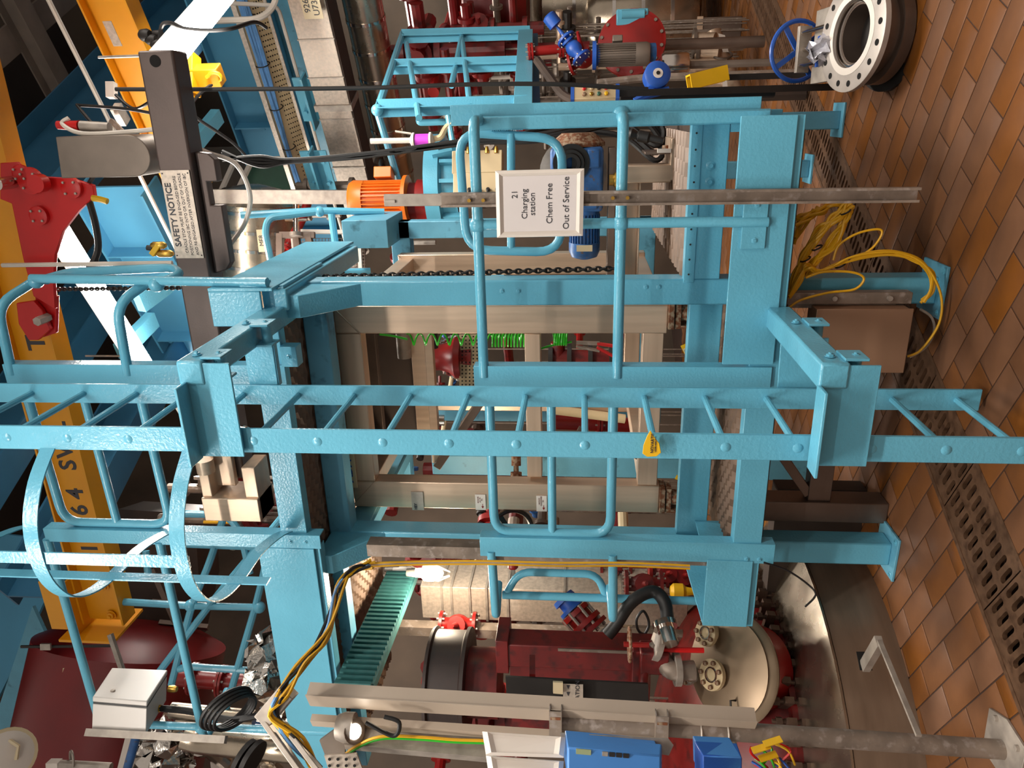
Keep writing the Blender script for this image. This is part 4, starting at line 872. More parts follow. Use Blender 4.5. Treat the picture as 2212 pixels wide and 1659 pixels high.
# hanging black cables
cable('hanging_cable', [at(250,193,Y=3.95), at(500,193,Y=3.95), at(800,190,Y=3.95), at(1000,183,Y=3.95), at(1200,182,Y=3.95), at(1400,193,Y=3.95)], .011, 'black_rubber', 'thin black pendant cable hanging straight down to the control box')
for k in range(4):
    j = .012*k
    cable('hanging_cable', [at(480,345-6*k,Y=4.4), at(560,338+7*k,Y=4.4), at(620,345+2*k,Y=4.4), at(760,335+2*k,Y=4.4), at(900,318+2*k,Y=4.4), at(1030,300+3*k,Y=4.4), at(1160,290+5*k,Y=4.4), at(1300,262+4*k,Y=4.4), at(1400,250,Y=4.4)], .012, 'black_rubber', 'black cable of the four-strand bundle sloping down to the gear motor', group='bundled cables to the gear motor')
cable('hanging_cable', [at(215,285,Y=4.3), at(170,232,Y=4.4), at(178,228,Y=4.4), at(270,235,Y=4.3), at(330,245,Y=4.1)], .009, 'black_rubber', 'thin black cable looping over the yellow beam')
cable('hanging_cable', [at(250,205,Y=4.4), at(290,235,Y=4.3), at(330,215,Y=4.1)], .009, 'black_rubber', 'thin black cable crossing the yellow beam to the boom')
ca = thing('cable_anchor', at(245, 250, D=4.9), 'grey bracket with clamps on the yellow beam above the chain cover', 'bracket')
MB().bar(at(232,195,D=4.9), at(250,195,D=4.9), .10, .05).build('anchor_plate', 'white_plastic', ca); MB().bar(at(250,230,D=4.9), at(270,265,D=5.0), .08, .05).build('anchor_arm', 'galv', ca); MB().bar(at(240,260,D=4.9), at(262,282,D=4.9), .03, .03).build('anchor_clamp', 'galv_dirty', ca)

gpn = thing('green_window', at(600, 400, D=8.4), 'dull green glazed panel with pale bars beyond the hanging cables', 'window')
plate_px([(545,345),(615,345),(640,440),(520,440)], D=8.4, t=.03).build('pane', 'green_panel', gpn)
for a_, b_ in (((500,345),(620,342)),((505,352),(465,440)),((545,345),(500,440))): MB().bar(at(*a_, D=8.3), at(*b_, D=8.3), .05, .04).build('window_bar', 'white_pipe', gpn)
# ================================================================== left side: pole, terminal, trunking
gp_ = thing('galvanised_pole', (-2.37, 2.35, 0), 'stout galvanised pole standing on a floor plate beside the reactor', 'pole')
MB().cyl((-2.372, 2.352, .01), (-2.338, 2.36, 1.752), .037, 20).build('pole_tube', 'galv_dirty', gp_)
c = v(-2.37, 2.35, 0); MB().prism([c+v(-.10,-.13,0), c+v(.12,-.12,0), c+v(.13,.02,0), c+v(.08,.13,0), c+v(-.11,.11,0)], (0,0,.012)).build('floor_plate', 'galv', gp_, .002)
for dx, dy in ((.09,-.08),(.085,.07),(-.07,.08)): MB().lathe(c+v(dx,dy,.012), ZU, [(0,.012),(.012,.012)], 6).build('anchor_bolt', 'galv', gp_)
for zz in (1.16, 1.055):
    cx = v(-2.36, 2.355, zz); P = [cx+v(-.035,.05,0)]+[cx+v(-.043*math.cos(w)*1.0,-.043*math.sin(w),0) for w in [math.pi*k/8 for k in range(9)]]+[cx+v(.035,.05,0)]
    P = [cx+v(-.09,-.01,0)]+[cx+v(.0+.043*math.sin(w),-.043*math.cos(w),0) for w in [-1.3+2.9*k/8 for k in range(9)]]
    MB().tube(P, .005, 6).build('u_bolt', 'galv', gp_); MB().chan(cx+v(-.12,.0,-.02), cx+v(-.05,-.01,-.02), .05, .045, .004).build('strut_clip', 'galv', gp_)
tk = thing('trunking', (-2.1, 2.3, .97), 'upright beige metal cable trunking beside the galvanised pole', 'trunking')
t0, t1 = at(1628, 1556, D=2.95), at(640, 1497, D=2.95)
t1 = v(t0.x+.03, t0.y, t1.z)
MB().sect(t0, t1, [(-.045,-.03),(.045,-.03),(.045,.03),(.042,.03),(.042,-.027),(-.042,-.027),(-.042,.03),(-.045,.03)], up=(.35,.93,0)).build('trunking_body', 'trunk_grey', tk)
MB().bar(t0+v(-.0,-.034,0), t1+v(-.0,-.034,0), .09, .004, up=(.35,.93,0)).build('trunking_lid', 'trunk_grey', tk); 
MB().bar(t0+v(-.12,-.02,.35), t1+v(-.12,-.02,0), .05, .03, up=(.35,.93,0)).build('trunking_body', 'trunk_grey', tk)
tt = [at(625,1490,D=2.9), at(570,1555,D=2.9), at(650,1665,D=2.8)]
MB().bar(tt[0], tt[1], .07, .07).build('trunking_elbow', 'galv', tk, .003); MB().bar(tt[1], tt[2], .07, .02).build('trunking_elbow', 'galv', tk, .003); MB().bar(at(610,1560,D=2.9), at(690,1665,D=2.8), .07, .02).build('trunking_elbow', 'galv', tk, .003)
for zz in (1.74, 1.32):
    cx = v(t0.x-.02, t0.y-.045, zz); MB().chan(cx+v(.08,0,0), cx+v(-.06,-.02,0), .05, .05, .004).build('strut_clip', 'galv_dirty', tk); MB().box((cx.x+.02,cx.y-.03,zz-.02), (cx.x+.06,cx.y+.0,zz+.02)).build('clip_nut', 'rust', tk)
for k in range(6):
    j = [v(random.uniform(-.022,.022), random.uniform(-.02,.02), random.uniform(-.022,.022)) for _ in range(9)]
    px = [(690,1665),(640,1600),(590,1550),(610,1505),(650,1440),(700,1370),(735,1270),(760,1230),(800,1218)]
    MB().tube(spl([at(x, y, D=2.85+max(0,(1500-y))*.0022)+j[n] for n, (x, y) in enumerate(px)], 5), .0075, 6).build('cable', 'yellow_cable' if k % 2 == 0 else ('blue_cable' if k == 1 else 'black_rubber'), tk)
for k in range(3): MB().tube(spl([at(x, y+3*k, D=3.5) for x, y in ((800,1217),(900,1213),(1050,1212),(1200,1216),(1350,1216),(1490,1222))], 5), .006, 6).build('cable', ('yellow_cable','galv','yellow_cable')[k], tk)
# second tray with bulkhead lamp
t2 = thing('perforated_tray', at(750, 1620, D=3.1), 'perforated galvanised tray piece holding a small bright lamp', 'cable tray')
plate_px([(690,1600),(745,1560),(745,1665),(715,1665)], D=3.1, t=.02).build('tray_cheek', 'steel_grey', t2); tpl = plate_px([(700,1632),(770,1628),(790,1680),(715,1680)], D=3.0, t=.01); tpl.build('tray_floor', 'galv_sheet', t2)
MB().bar(at(750,1590,D=3.1), at(1060,1618,D=3.1), .05, .09, up=(.35,.93,0)).build('tray_run', 'galv', t2); 
for k in range(2): MB().tube(spl([at(x, y+4*k, D=3.05) for x, y in ((730,1650),(760,1618),(820,1592),(900,1592),(980,1598),(1050,1600))], 5), .007, 6).build('cable', ('yellow_cable','green_hose')[k], t2)
mb = MB()
for i in range(4):
    for j in range(3): p = at(712+i*18, 1640+j*14, D=2.995); mb.lathe(p, -_f, [(0,.007),(.001,.007)], 6)
mb.build('perforations', 'pit', t2)
bl_ = thing('spot_lamp', at(762, 1582, D=3.05), 'small round bulkhead spotlight glowing in the perforated tray', 'lamp'); p = at(762, 1580, D=3.05); dd = (CAM-p).normalized()*.6+v(0,0,-.5)
MB().lathe(p+v(0,.02,.07), (0,0,-1), [(0,.05),(.03,.06),(.07,.06)], 16).build('lamp_body', 'galv', bl_); MB().lathe(p, dd, [(0,.045),(.01,.05),(.015,.05)], 18).build('lamp_rim', 'steel_grey', bl_); MB().lathe(p+dd.normalized()*.012, dd, [(0,.032),(.006,.03)], 18).build('lamp_lens', 'lens_warm', bl_)
cable('black_lead', [at(790,1560,D=3.0), at(850,1590,D=3.0), at(862,1560,D=3.0), at(830,1548,D=3.0)], .009, 'black_rubber', 'black lead coming out of the small spotlight')
# document frames, weighing terminal, blue box
for k, (x0, x1, y0, y1) in enumerate(((1042,1222,1580,1632), (1050,1218,1632,1690))):
    dh = thing('document_frame', at((x0+x1)/2, y1, D=2.45), ('white snap-frame document holder next to the galvanised pole', 'white snap-frame document holder cut off by the photo edge')[k], 'document holder')
    A = [at(x0, y0, D=2.5), at(x1, y0+12, D=2.5), at(x1-4, y1+3, D=2.45), at(x0+8, y1-2, D=2.45)]; cc = sum(A, V3((0,0,0)))/4; n = (A[1]-A[0]).cross(A[3]-A[0]).normalized()
    if n.dot(CAM-cc) < 0: n = -n
    I = [p+(cc-p).normalized()*.035 for p in A]
    MB().prism(A, -n*.01).build('backing', 'white_plastic', dh)
    for q in range(4):
        a, b, c_, d_ = A[q], A[(q+1)%4], I[(q+1)%4], I[q]; m1 = (a+d_)/2+n*.01; m2 = (b+c_)/2+n*.01
        MB().add([a,b,c_,d_,m1,m2], [(0,1,5,4),(4,5,2,3),(0,4,3),(1,2,5)]).build('snap_rail', 'white_plastic', dh, ang=20)
wt = thing('weighing_terminal', at(1330, 1640, D=2.4), 'blue weighing terminal with small display and keypad on the pole', 'terminal')
A = [at(1228,1591,D=2.5), at(1430,1606,D=2.5), at(1428,1632,D=2.42), at(1226,1614,D=2.42)]; nn_ = v(-.2,-.1,-.05)
MB().add(A+[p-_r*.2 for p in A]+[], [(0,1,2,3),(0,4,5,1),(1,5,6,2),(2,6,7,3),(3,7,4,0),(7,6,5,4)]).build('terminal_hood', 'blue_light', wt, .006)
B = [at(1226,1614,D=2.42), at(1428,1632,D=2.42), at(1420,1690,D=2.46), at(1224,1676,D=2.46)]
MB().prism(B, _f*.12).build('terminal_face', 'blue_light', wt, .004)
def onB(u_, w_, o=-.003): p = (B[0]*(1-u_)+B[1]*u_)*(1-w_)+(B[3]*(1-u_)+B[2]*u_)*w_; return p+_f*o
MB().prism([onB(.09,.0), onB(.25,.0), onB(.25,.6), onB(.09,.6)], -_f*.004).build('display', 'panel_led', wt)
for i in range(4):
    for j in range(4): MB().prism([onB(.37+.075*i,.02+.2*j), onB(.43+.075*i,.02+.2*j), onB(.43+.075*i,.16+.2*j), onB(.37+.075*i,.16+.2*j)], -_f*.005).build('key', 'galv' if i == 0 else 'dark_steel', wt)
MB().prism([at(1210,1584,D=2.52), at(1445,1597,D=2.52), at(1455,1610,D=2.52), at(1445,1632,D=2.52), at(1215,1600,D=2.52)], _f*.006).build('mount_plate', 'galv', wt)
bb = thing('blue_junction_box', at(1550, 1650, D=2.5), 'plain blue box clamped low on the galvanised pole', 'junction box')
MB().prism([at(1500,1600,D=2.55), at(1592,1605,D=2.55), at(1603,1636,D=2.45), at(1518,1632,D=2.45)], -_r*.15).build('box_top', 'blue_bright', bb, .004); MB().prism([at(1518,1632,D=2.45), at(1603,1636,D=2.45), at(1600,1690,D=2.45), at(1520,1690,D=2.45)], _f*.14).build('box_front', 'blue_light', bb, .004)
tl = thing('tagged_cables', at(1660, 1640, D=2.9), 'tangle of small yellow tagged cables at the foot of the blue box on the pole', 'cables')
for i in range(12):
    x = 1615+random.uniform(0,75); y = 1605+random.uniform(0,50); MB().tube(spl([at(x, y, D=2.9), at(x+20+random.uniform(-20,20), y+15, D=2.88), at(x+random.uniform(-10,50), y+45, D=2.9)], 4), .005, 5).build('cable', ('yellow_tag','green_hose','red_bright','blue_bright')[i % 4], tl)
for x, y in ((1625,1622),(1650,1608),(1640,1640)): MB().bar(at(x, y, D=2.85), at(x+38, y-12, D=2.85), .004, .03, up=(0,1,.2)).build('cable_tag', 'yellow_tag', tl)
# ================================================================== reactor
rx = thing('reactor', (-4.0, 3.9, 0), 'big red reactor with stainless skirt and bolted manway lid', 'reactor')
RC = v(-4.0, 3.9, 0)
MB().lathe(RC, ZU, [(0,1.5),(.33,1.5),(.335,1.49),(.335,1.40)], 64).build('skirt', 'skirt_steel', rx)
MB().lathe(RC+v(0,0,.336), ZU, [(0,1.505),(.012,1.505),(.14,1.12),(.14,1.1)], 64).build('apron', 'clad', rx)
MB().lathe(RC+v(0,0,.40), ZU, [(0,1.14),(.10,1.14),(.10,1.06),(.18,1.05),(.32,.98),(.5,.82),(.63,.6),(.72,.3),(.74,.05)], 64).build('vessel_head', 'red_dark', rx)  # darker red: the shadow on the head is put into its colour
cl0 = None
for k in range(26):
    w = -1.55+k*.088; e = v(math.cos(w), math.sin(w), 0); c = RC+e*1.14+v(0,0,.50); s_ = e.cross(ZU)
    mb = MB(); mb.bar(c-e*.06+ZU*.035, c+e*.06+ZU*.02, .035, .05); mb.bar(c-e*.06-ZU*.05, c+e*.05-ZU*.05, .035, .04); mb.cyl(c+e*.02-ZU*.09, c+e*.03+ZU*.12, .012, 8); mb.lathe(c+e*.03+ZU*.07, ZU, [(0,.024),(.03,.024)], 6)
    mb.build('clamp', 'clamp_steel', rx)
LC = at(1572, 1442, D=4.15); n = ((LC-RC).normalized()*.55+v(0,0,.25)+(CAM-LC).normalized()*.75).normalized(); 
n = (CAM-LC).normalized(); side_ = n.cross(ZU).normalized(); upn = side_.cross(n).normalized(); n = (n*.76+upn*.65).normalized()
MB().lathe(LC-n*.25, n, [(0,.245),(.2,.245)], 40).build('manway_neck', 'red_paint', rx)
MB().lathe(LC-n*.06, n, [(0,.30),(.02,.31),(.035,.30),(.045,.275),(.05,.27),(.065,.275),(.07,.255),(.085,.2),(.095,.1),(.098,.01)], 48).build('manway_lid', 'lid_tan', rx)
_, le, lu = basis(n)
def lidpt(x, y): # pixel -> lid plane
    d = (at(x, y, D=1)-CAM); t = (LC+n*.03-CAM).dot(n)/d.dot(n); return CAM+d*t
for x, y, r_, m_ in ((1537,1368,.075,'beige'), (1550,1458,.085,'beige'), (1495,1455,.065,'galv')):
    p = lidpt(x, y); fo = MB().lathe(p, n, [(-.03,r_*.7),(.03,r_*.7),(.03,r_),(.055,r_),(.055,r_*.45),(.05,r_*.4)], 26).build('nozzle_flange', m_, rx)
    MB().ring(p+n*.055, n, r_*.45, .006, 24, 6).build('nozzle_rim', 'polished', fo)
    for k in range(7):
        w = 2*math.pi*k/7; q = p+(le*math.cos(w)+lu*math.sin(w))*r_*.78+n*.055; MB().lathe(q, n, [(0,.013),(.018,.013)], 6).build('nut', 'rust', fo)
p = lidpt(1590,1535); MB().tube([p-le*.05, p-le*.05+n*.04, p+le*.05+n*.04, p+le*.05], .006, 6).build('lid_handle', 'dark_steel', rx)
# pipework on the lid: grey elbow, hose connector
p0 = at(1480,1445,D=3.85); gl_ = thing('reactor_nozzle_pipe', p0-v(0,0,.1), 'grey flanged elbow and stub pipe above the manway', 'pipe')
MB().tube(fil([at(1420,1385,D=3.9), at(1432,1430,D=3.9), at(1450,1450,D=3.85), at(1500,1448,D=3.85)], .08), .05, 14).build('pipe_barrel', 'galv_dirty', gl_)
for x, y, dx in ((1462,1446,1),(1420,1392,0)):
    flange(MB(), at(x, y, D=3.87), (at(x+10,y,D=3.87)-at(x,y,D=3.87)) if dx else v(.3,0,1), .085, .03).build('flange', 'galv', gl_)
MB().lathe(at(1448,1392,D=3.8), (at(1440,1365,D=3.85)-at(1448,1392,D=3.8)), [(0,.045),(.09,.045),(.09,.065),(.12,.065)], 16).build('hose_coupling', 'polished', gl_)
cable('black_hose', [at(1312,1372,D=4.0), at(1330,1350,D=4.0), at(1365,1300,D=4.0), at(1410,1278,D=4.0), at(1435,1300,D=3.95), at(1442,1340,D=3.9), at(1444,1372,D=3.9)], .035, 'black_rubber', 'thick black hose arching to the reactor manway', 'hose', 12)
# red agitator frame
af = thing('red_agitator', at(1420, 1420, D=3.9), 'red agitator frame with shade painted in and a small brown handwheel', 'machine frame')
a0, a1 = at(1425,1412,D=4.0), at(1075,1385,D=4.0); a1 = v(a0.x+.03, a0.y, a1.z)
MB().box((a0.x-.13, a0.y, a0.z), (a0.x+.02, a0.y+.14, a1.z)).build('frame_post', 'red_dark', af, .006); MB().box((a0.x-.17, a0.y-.01, a1.z-.05), (a0.x+.05, a0.y+.2, a1.z+.02)).build('frame_cap', 'red_dark', af, .004)  # agitator red darkened to carry the shadow it stands in
MB().box((a0.x-.005, a0.y-.006, a0.z+.12), (a0.x+.012, a0.y+.0, a0.z+.55)).build('paint_patch', 'galv_dirty', af)
p = at(1385,1440,D=3.95); MB().box((p.x-.45, p.y-.03, p.z-.05), (p.x+.12, p.y+.04, p.z+.05)).build('frame_arm', 'red_dark', af, .006)
p = at(1410,1425,D=3.9); MB().box((p.x-.06, p.y-.05, p.z-.08), (p.x+.08, p.y+.06, p.z+.07)).build('arm_joint', 'red_dark', af, .01)
p = at(1398,1490,D=3.9); MB().tube([at(1395,1440,D=3.9), at(1385,1530,D=3.9)], .03, 12).build('arm_tube', 'red_dark', af)
h = at(1360,1392,D=3.85); MB().ring(h, v(0,0,1), .085, .008, 28, 8).build('handwheel', 'rust', af); MB().cyl(h+v(0,0,-.1), h+v(0,0,.03), .014, 10).build('wheel_spindle', 'red_paint', af); MB().bar(h-v(.08,.0,0), h+v(.08,0,0), .016, .008).build('wheel_spoke', 'rust', af)
MB().tube([at(1420,1403,D=3.85), at(1520,1405,D=3.85)], .014, 8).build('spindle_rod', 'red_bright', af)
MB().box((a0.x-.75, a0.y+.05, a0.z+.05), (a0.x-.13, a0.y+.12, a1.z-.05)).build('frame_back', 'red_dark', af)
gd = thing('shaft_guard', at(1250,1480,D=3.7), 'black mesh shaft guard with a rotation label', 'guard')
plate_px([(1092,1462),(1400,1478),(1402,1530),(1095,1525)], D=3.75, t=.02).build('guard_panel', 'dark_steel', gd)
q = at(1238,1497,D=3.72); lb = MB().bar(q-_r*.07+v(0,0,0), q+_r*.045, .003, .10).build('rotation_plate', 'galv_sheet', gd)
text('ROTATION', q-_f*.004+v(0,0,-.022)-_r*.012, _r, _u, .03, 'ink', lb)
for k in range(3): c = q-_f*.004+v(0,0,.025)+_r*(.03-.035*k); MB().prism([c-_r*.010, c+_r*.010+_u*.009, c+_r*.010-_u*.009], -_f*.001).build('arrow_mark', 'ink', lb)
MB().bar(at(1150,1462,D=3.78), at(1150,1420,D=3.98), .03, .03).build('guard_stay', 'red_dark', gd)
MB().prism([at(1195,1474,D=3.7), at(1216,1475,D=3.7), at(1216,1500,D=3.7), at(1195,1498,D=3.7)], _f*.02).build('latch', 'cream', gd)
dr = thing('belt_drum', at(975,1460,D=4.3), 'dark brown ribbed drive drum at the end of the red agitator frame', 'drum'); c = at(972,1470,D=4.4)
MB().lathe(c+v(0,0,.11), (0,0,-1), [(0,.2),(0,.30),(.02,.31),(.03,.29),(.20,.29),(.21,.31),(.23,.31),(.23,.1)], 40).build('drum_shell', 'drum_brown', dr); MB().lathe(c-v(0,0,.1), (0,0,-1), [(0,.2),(.2,.2)], 30).build('drum_hub', 'red_dark', dr)
# blue and red valve
vb = thing('blue_valve', at(1250,1340,D=4.5), 'blue actuated valve bolted to red flanges, tilted behind the guardrail', 'valve')
ax = at(1290,1378,D=4.4)-at(1215,1290,D=4.5); o = at(1215,1290,D=4.5); L = ax.length
MB().lathe(o, ax, [(0,.07),(.03,.075),(.03,.055),(L*.25,.055),(L*.25,.085),(L*.32,.085)], 20).build('valve_actuator', 'blue_bright', vb); MB().lathe(o+ax*.35, ax, [(0,.10),(.03,.10),(.03,.075),(.08,.075),(.08,.11),(.11,.11),(.11,.08),(L*.42,.08),(L*.42,.12),(L*.5,.12)], 22).build('red_spool', 'red_paint', vb)
boltparts(vb, o+ax*.62, ax, .095, 8, .01, .18)
MB().lathe(o+ax*.95, ax, [(0,.12),(.03,.12),(.03,.06),(.10,.05)], 22).build('grey_flange', 'galv', vb)
# galvanised clad duct and steel stringers behind the short guardrail
gd2 = thing('clad_duct', at(1120,1320,D=5.2), 'speckled galvanised vertical duct seen behind the short guardrail by the reactor', 'duct'); p0 = at(1345,1350,D=5.2); p1 = at(905,1280,D=5.2)
MB().box((p0.x, p0.y, .9), (p0.x+.27, p0.y+.3, p1.z)).build('duct_body', 'galv_sheet', gd2, .004)
for zz in (1.35, 1.75, 2.15, 2.3, 2.42, 2.55, 2.62): MB().box((p0.x-.006, p0.y-.008, zz-.008), (p0.x+.276, p0.y+.31, zz+.008)).build('duct_seam', 'galv', gd2)
for k, (x, y0, m_, lab) in enumerate(((1000,1372,'galv_dirty','grey steel post behind the red agitator frame'), (1000,1195,'galv_dirty','grey steel channel running along the portal post nearest the reactor'))):
    p = at(1200, y0, D=5.0 if k == 0 else 3.75); o = MB().box((p.x-.05, p.y, .95), (p.x+.02, p.y+.08, 3.0 if k == 0 else 2.75)).build('support_post', m_); tag(o, lab, 'post')
tp = thing('teal_stringer', at(830,1380,D=4.6), 'teal corrugated stair stringer under the upper deck near the caged bulb', 'stringer'); a = at(870,1240,D=5.2); b = at(765,1485,D=4.0)
MB().bar(a, b, .05, .22).build('stringer_plate', 'teal_mesh', tp)
for k in range(26): c = a+(b-a)*((k+.5)/26); MB().bar(c+v(.03,-.03,.1), c+v(.03,-.03,-.1), .03, .02).build('corrugation', 'teal_mesh', tp)
# caged lamps
for k, (x, y, D, r_) in enumerate(((930,1238,4.9,.052),(878,1232,5.4,.035))):
    lp_ = thing('caged_lamp', at(x, y, D=D), ('bright glowing caged bulb lamp behind the short guardrail', 'small pale bulb lamp near the teal stringer')[k], 'lamp'); p = at(x, y, D=D)
    MB().lathe(p+v(0,0,.04), (0,0,-1), [(-.1,r_*.5),(-.02,r_*.6),(0,r_),(r_,r_*1.05),(r_*2,r_*.75),(r_*2.4,.01)], 20).build('bulb_glass', 'lens_warm' if k == 0 else 'white_plastic', lp_); MB().lathe(p+v(0,0,.16), (0,0,-1), [(0,r_*.5),(.06,r_*.6)], 14).build('lamp_cap', 'galv', lp_)
    for q in range(4): w = q*math.pi/2; e = v(math.cos(w), math.sin(w), 0)*r_*1.15; MB().tube([p+v(0,0,.05)+e*.9, p+v(0,0,-r_)+e, p+v(0,0,-r_*2.5)+e*.3], .004, 5).build('cage_wire', 'galv', lp_)
    if k == 0:
        ld_ = bpy.data.lights.new('bulb_light', 'POINT'); ld_.energy = 45; ld_.shadow_soft_size = .08; ld_.color = (1,.82,.6); lo_ = bpy.data.objects.new('bulb_light', ld_); COL.objects.link(lo_); lo_.parent = lp_; lo_.location = (-.0,-.16,-.06)
# red pipes and fittings in the background bay (left)
piperun('red_pipe', [at(880,1222,D=5.6), at(1500,1235,D=5.6)], .045, 'red_paint', 'long vertical red pipe with flanges behind the short guardrail', flanges=(.25,.5,.75,.95))
piperun('red_pipe', [at(1180,1250,D=5.9), at(1510,1262,D=5.9)], .06, 'red_dark', 'dark red flanged vertical pipe between yellow cables and galvanised duct', flanges=(.15,.3,.6,.85))
piperun('red_pipe', [at(1420,1225,D=6.2), at(1430,1330,D=5.8)], .07, 'red_dark', 'short dark red branch pipe behind the manway hose', flanges=(.3,.8))
piperun('red_pipe', [at(1050,1345,D=5.6), at(1085,1345,D=5.6)], .05, 'red_dark', 'red stub pipe above the red agitator frame', flanges=(.6,))
for k, (x, y, D, r_, m_) in enumerate(((1440,1240,5.2,.05,'red_paint'),(1475,1245,5.2,.05,'red_paint'),(1330,1240,5.4,.045,'red_dark'),(1390,1262,5.0,.05,'red_dark'),(990,1350,5.1,.05,'red_paint'))):
    valve(at(x, y, D=D), (0,0,1), r_, m_, ('red valve of a close pair, the one farther from the toe plate', 'red valve of a close pair, the one nearer the toe plate', 'dark red valve beside the yellow cable run', 'dark red valve just above the black hose arch', 'red hooded valve in front of the galvanised duct')[k], up=(.6,-.8,0), wheel=None)
yv = thing('yellow_actuator', at(1468,1275,D=4.8), 'small yellow valve actuator beside the toe plate next to the reactor', 'actuator'); p = at(1468,1277,D=4.8); MB().lathe(p+v(0,0,.06), (0,0,-1), [(0,.03),(.02,.05),(.08,.05),(.1,.03),(.16,.02)], 14).build('actuator_body', 'yellow_tag', yv)
bw = thing('black_handwheel', at(1105,1155,D=4.4), 'large black handwheel behind the gate post nearest the reactor', 'handwheel'); h = at(1103,1150,D=4.35); axw = v(.15,-.75,-.4).normalized(); _, e, u2 = basis(axw)
MB().ring(h, axw, .135, .016, 36, 8).build('wheel_rim', 'black_paint', bw)
for k in range(3): a = k*2.094+.5; MB().bar(h, h+(e*math.cos(a)+u2*math.sin(a))*.135, .03, .014, axw).build('wheel_spoke', 'black_paint', bw)
MB().lathe(h-axw*.02, axw, [(0,.03),(.04,.03)], 14).build('wheel_hub', 'galv', bw)
rs = thing('red_lever', at(1108,1212,D=4.2), 'small red lever head on a steel bar below the handwheel', 'lever'); MB().lathe(at(1108,1195,D=4.2), _r*-1, [(0,.03),(.08,.03),(.09,.022)], 12).build('lever_head', 'red_paint', rs); MB().bar(at(1108,1215,D=4.2), at(1110,1255,D=4.2), .03, .02).build('lever_bar', 'steel_grey', rs)
cable('black_lead', [at(1650,1215,D=3.6), at(1700,1232,D=3.6), at(1745,1262,D=3.6), at(1762,1285,D=3.6), at(1740,1310,D=3.7)], .005, 'black_rubber', 'thin black lead curling over the reactor apron')
cable('black_lead', [at(1320,1385,D=4.3), at(1380,1378,D=4.3), at(1402,1350,D=4.3), at(1390,1320,D=4.3), at(1375,1340,D=4.3), at(1385,1368,D=4.3), at(1430,1372,D=4.3)], .008, 'black_rubber', 'thin black lead looping beside the manway hose')
fb = thing('fork_bracket', at(1880,1410,D=3.2), 'bent steel latch bar resting against the reactor skirt', 'latch bar'); MB().bar(at(1868,1440,D=3.3), at(1900,1385,D=3.15), .05, .03).build('latch_arm', 'galv', fb); MB().bar(at(1900,1385,D=3.15), at(1985,1590,D=2.75), .012, .02).build('latch_rod', 'galv', fb); MB().prism([at(1850,1408,D=3.33), at(1868,1408,D=3.33), at(1885,1448,D=3.3), at(1858,1448,D=3.3)], _f*.003).build('latch_slot', 'pit', fb)
# ================================================================== upper left
eb = thing('white_enclosure', at(375, 1540, D=4.3), 'white wall box with black edges on the galvanised bar', 'enclosure')
F_ = [at(242,1442,D=4.6), at(362,1447,D=4.6), at(318,1515,D=4.2), at(200,1505,D=4.2)]; dn = (F_[0]-F_[3]).normalized(); nn_ = (F_[1]-F_[0]).cross(F_[3]-F_[0]).normalized()
if nn_.dot(CAM-F_[0]) < 0: nn_ = -nn_
MB().prism(F_, -nn_*.03).build('lid', 'enclosure', eb, .006); ce = sum(F_, V3((0,0,0)))/4; MB().prism([p+(ce-p)*.02-nn_*.03 for p in F_], -nn_*.012).build('gasket', 'black_rubber', eb); MB().prism([p+(ce-p)*.01-nn_*.042 for p in F_], -nn_*.15).build('box_body', 'enclosure', eb, .004)
MB().lathe(F_[3]*.5+F_[2]*.3+F_[0]*.2+nn_*.0, nn_, [(0,.014),(.012,.012)], 12).build('lock', 'galv', eb)
for x, y in ((336,1530),(365,1488)): p = at(x, y, D=4.45); MB().lathe(p, (0,0,-1), [(0,.02),(.03,.022),(.05,.016)], 12).build('gland', 'brass', eb)
cable('corrugated_conduit', [at(342,1530,D=4.45), at(400,1535,D=4.4), at(450,1545,D=4.3), at(500,1555,D=4.2), at(560,1545,D=4.2)], .02, 'black_rubber', 'black corrugated conduit from the white enclosure', 'conduit')
cc_ = thing('cable_coil', at(510,1540,D=4.1), 'coil of black corrugated conduit beside the beige trunking', 'cable coil')
for k in range(4): MB().ring(at(508,1540,D=4.1)+v(.01*k,0,.015*k), v(.3,.6,.7), .12+.008*k, .011, 28, 6).build('coil_turn', 'black_rubber', cc_)
o = MB().bar(at(188,1582,D=4.2), at(488,1598,D=4.2), .04, .05).build('flat_rail', 'galv'); tag(o, 'flat galvanised bar carrying the white enclosure', 'bar')
tk_ = thing('red_tank', at(200,1600,D=6), 'large dark red tank with an M581 nameplate', 'tank')
a = at(285,1400,D=6.7); b = at(222,1700,D=6.5); d = (b-a).normalized(); MB().lathe(a-d*.2, d, [(0,.3),(.05,.6),(.15,.8),(2.6,.8)], 48).build('tank_shell', 'red_vessel', tk_)
pn = at(150,1487,D=5.95); nd = (CAM-pn).normalized(); rr_ = (at(152,1440,D=5.95)-at(143,1530,D=5.95)).normalized(); uu_ = nd.cross(rr_)
pp_ = MB().prism([pn-rr_*.17-uu_*.065, pn+rr_*.17-uu_*.065, pn+rr_*.17+uu_*.065, pn-rr_*.17+uu_*.065], nd*.004).build('name_plate', 'cream', tk_); text('M581', pn+nd*.006, rr_, uu_, .115, 'ink', pp_)
lk = thing('tie_strap', at(95,1398,D=5.3), 'ratchet strap tying the red tank beside the yellow beam end', 'strap'); MB().bar(at(45,1397,D=5.9), at(250,1395,D=5.9), .02, .012).build('strap_band', 'dark_steel', lk); MB().bar(at(88,1397,D=5.87), at(110,1397,D=5.87), .05, .02).build('buckle', 'galv', lk)
o = MB().bar(at(238,1370,D=5.2), at(265,1450,D=5.2), .03, .03).build('strap_post', 'galv'); tag(o, 'short grey post at the end of the ratchet strap', 'post')
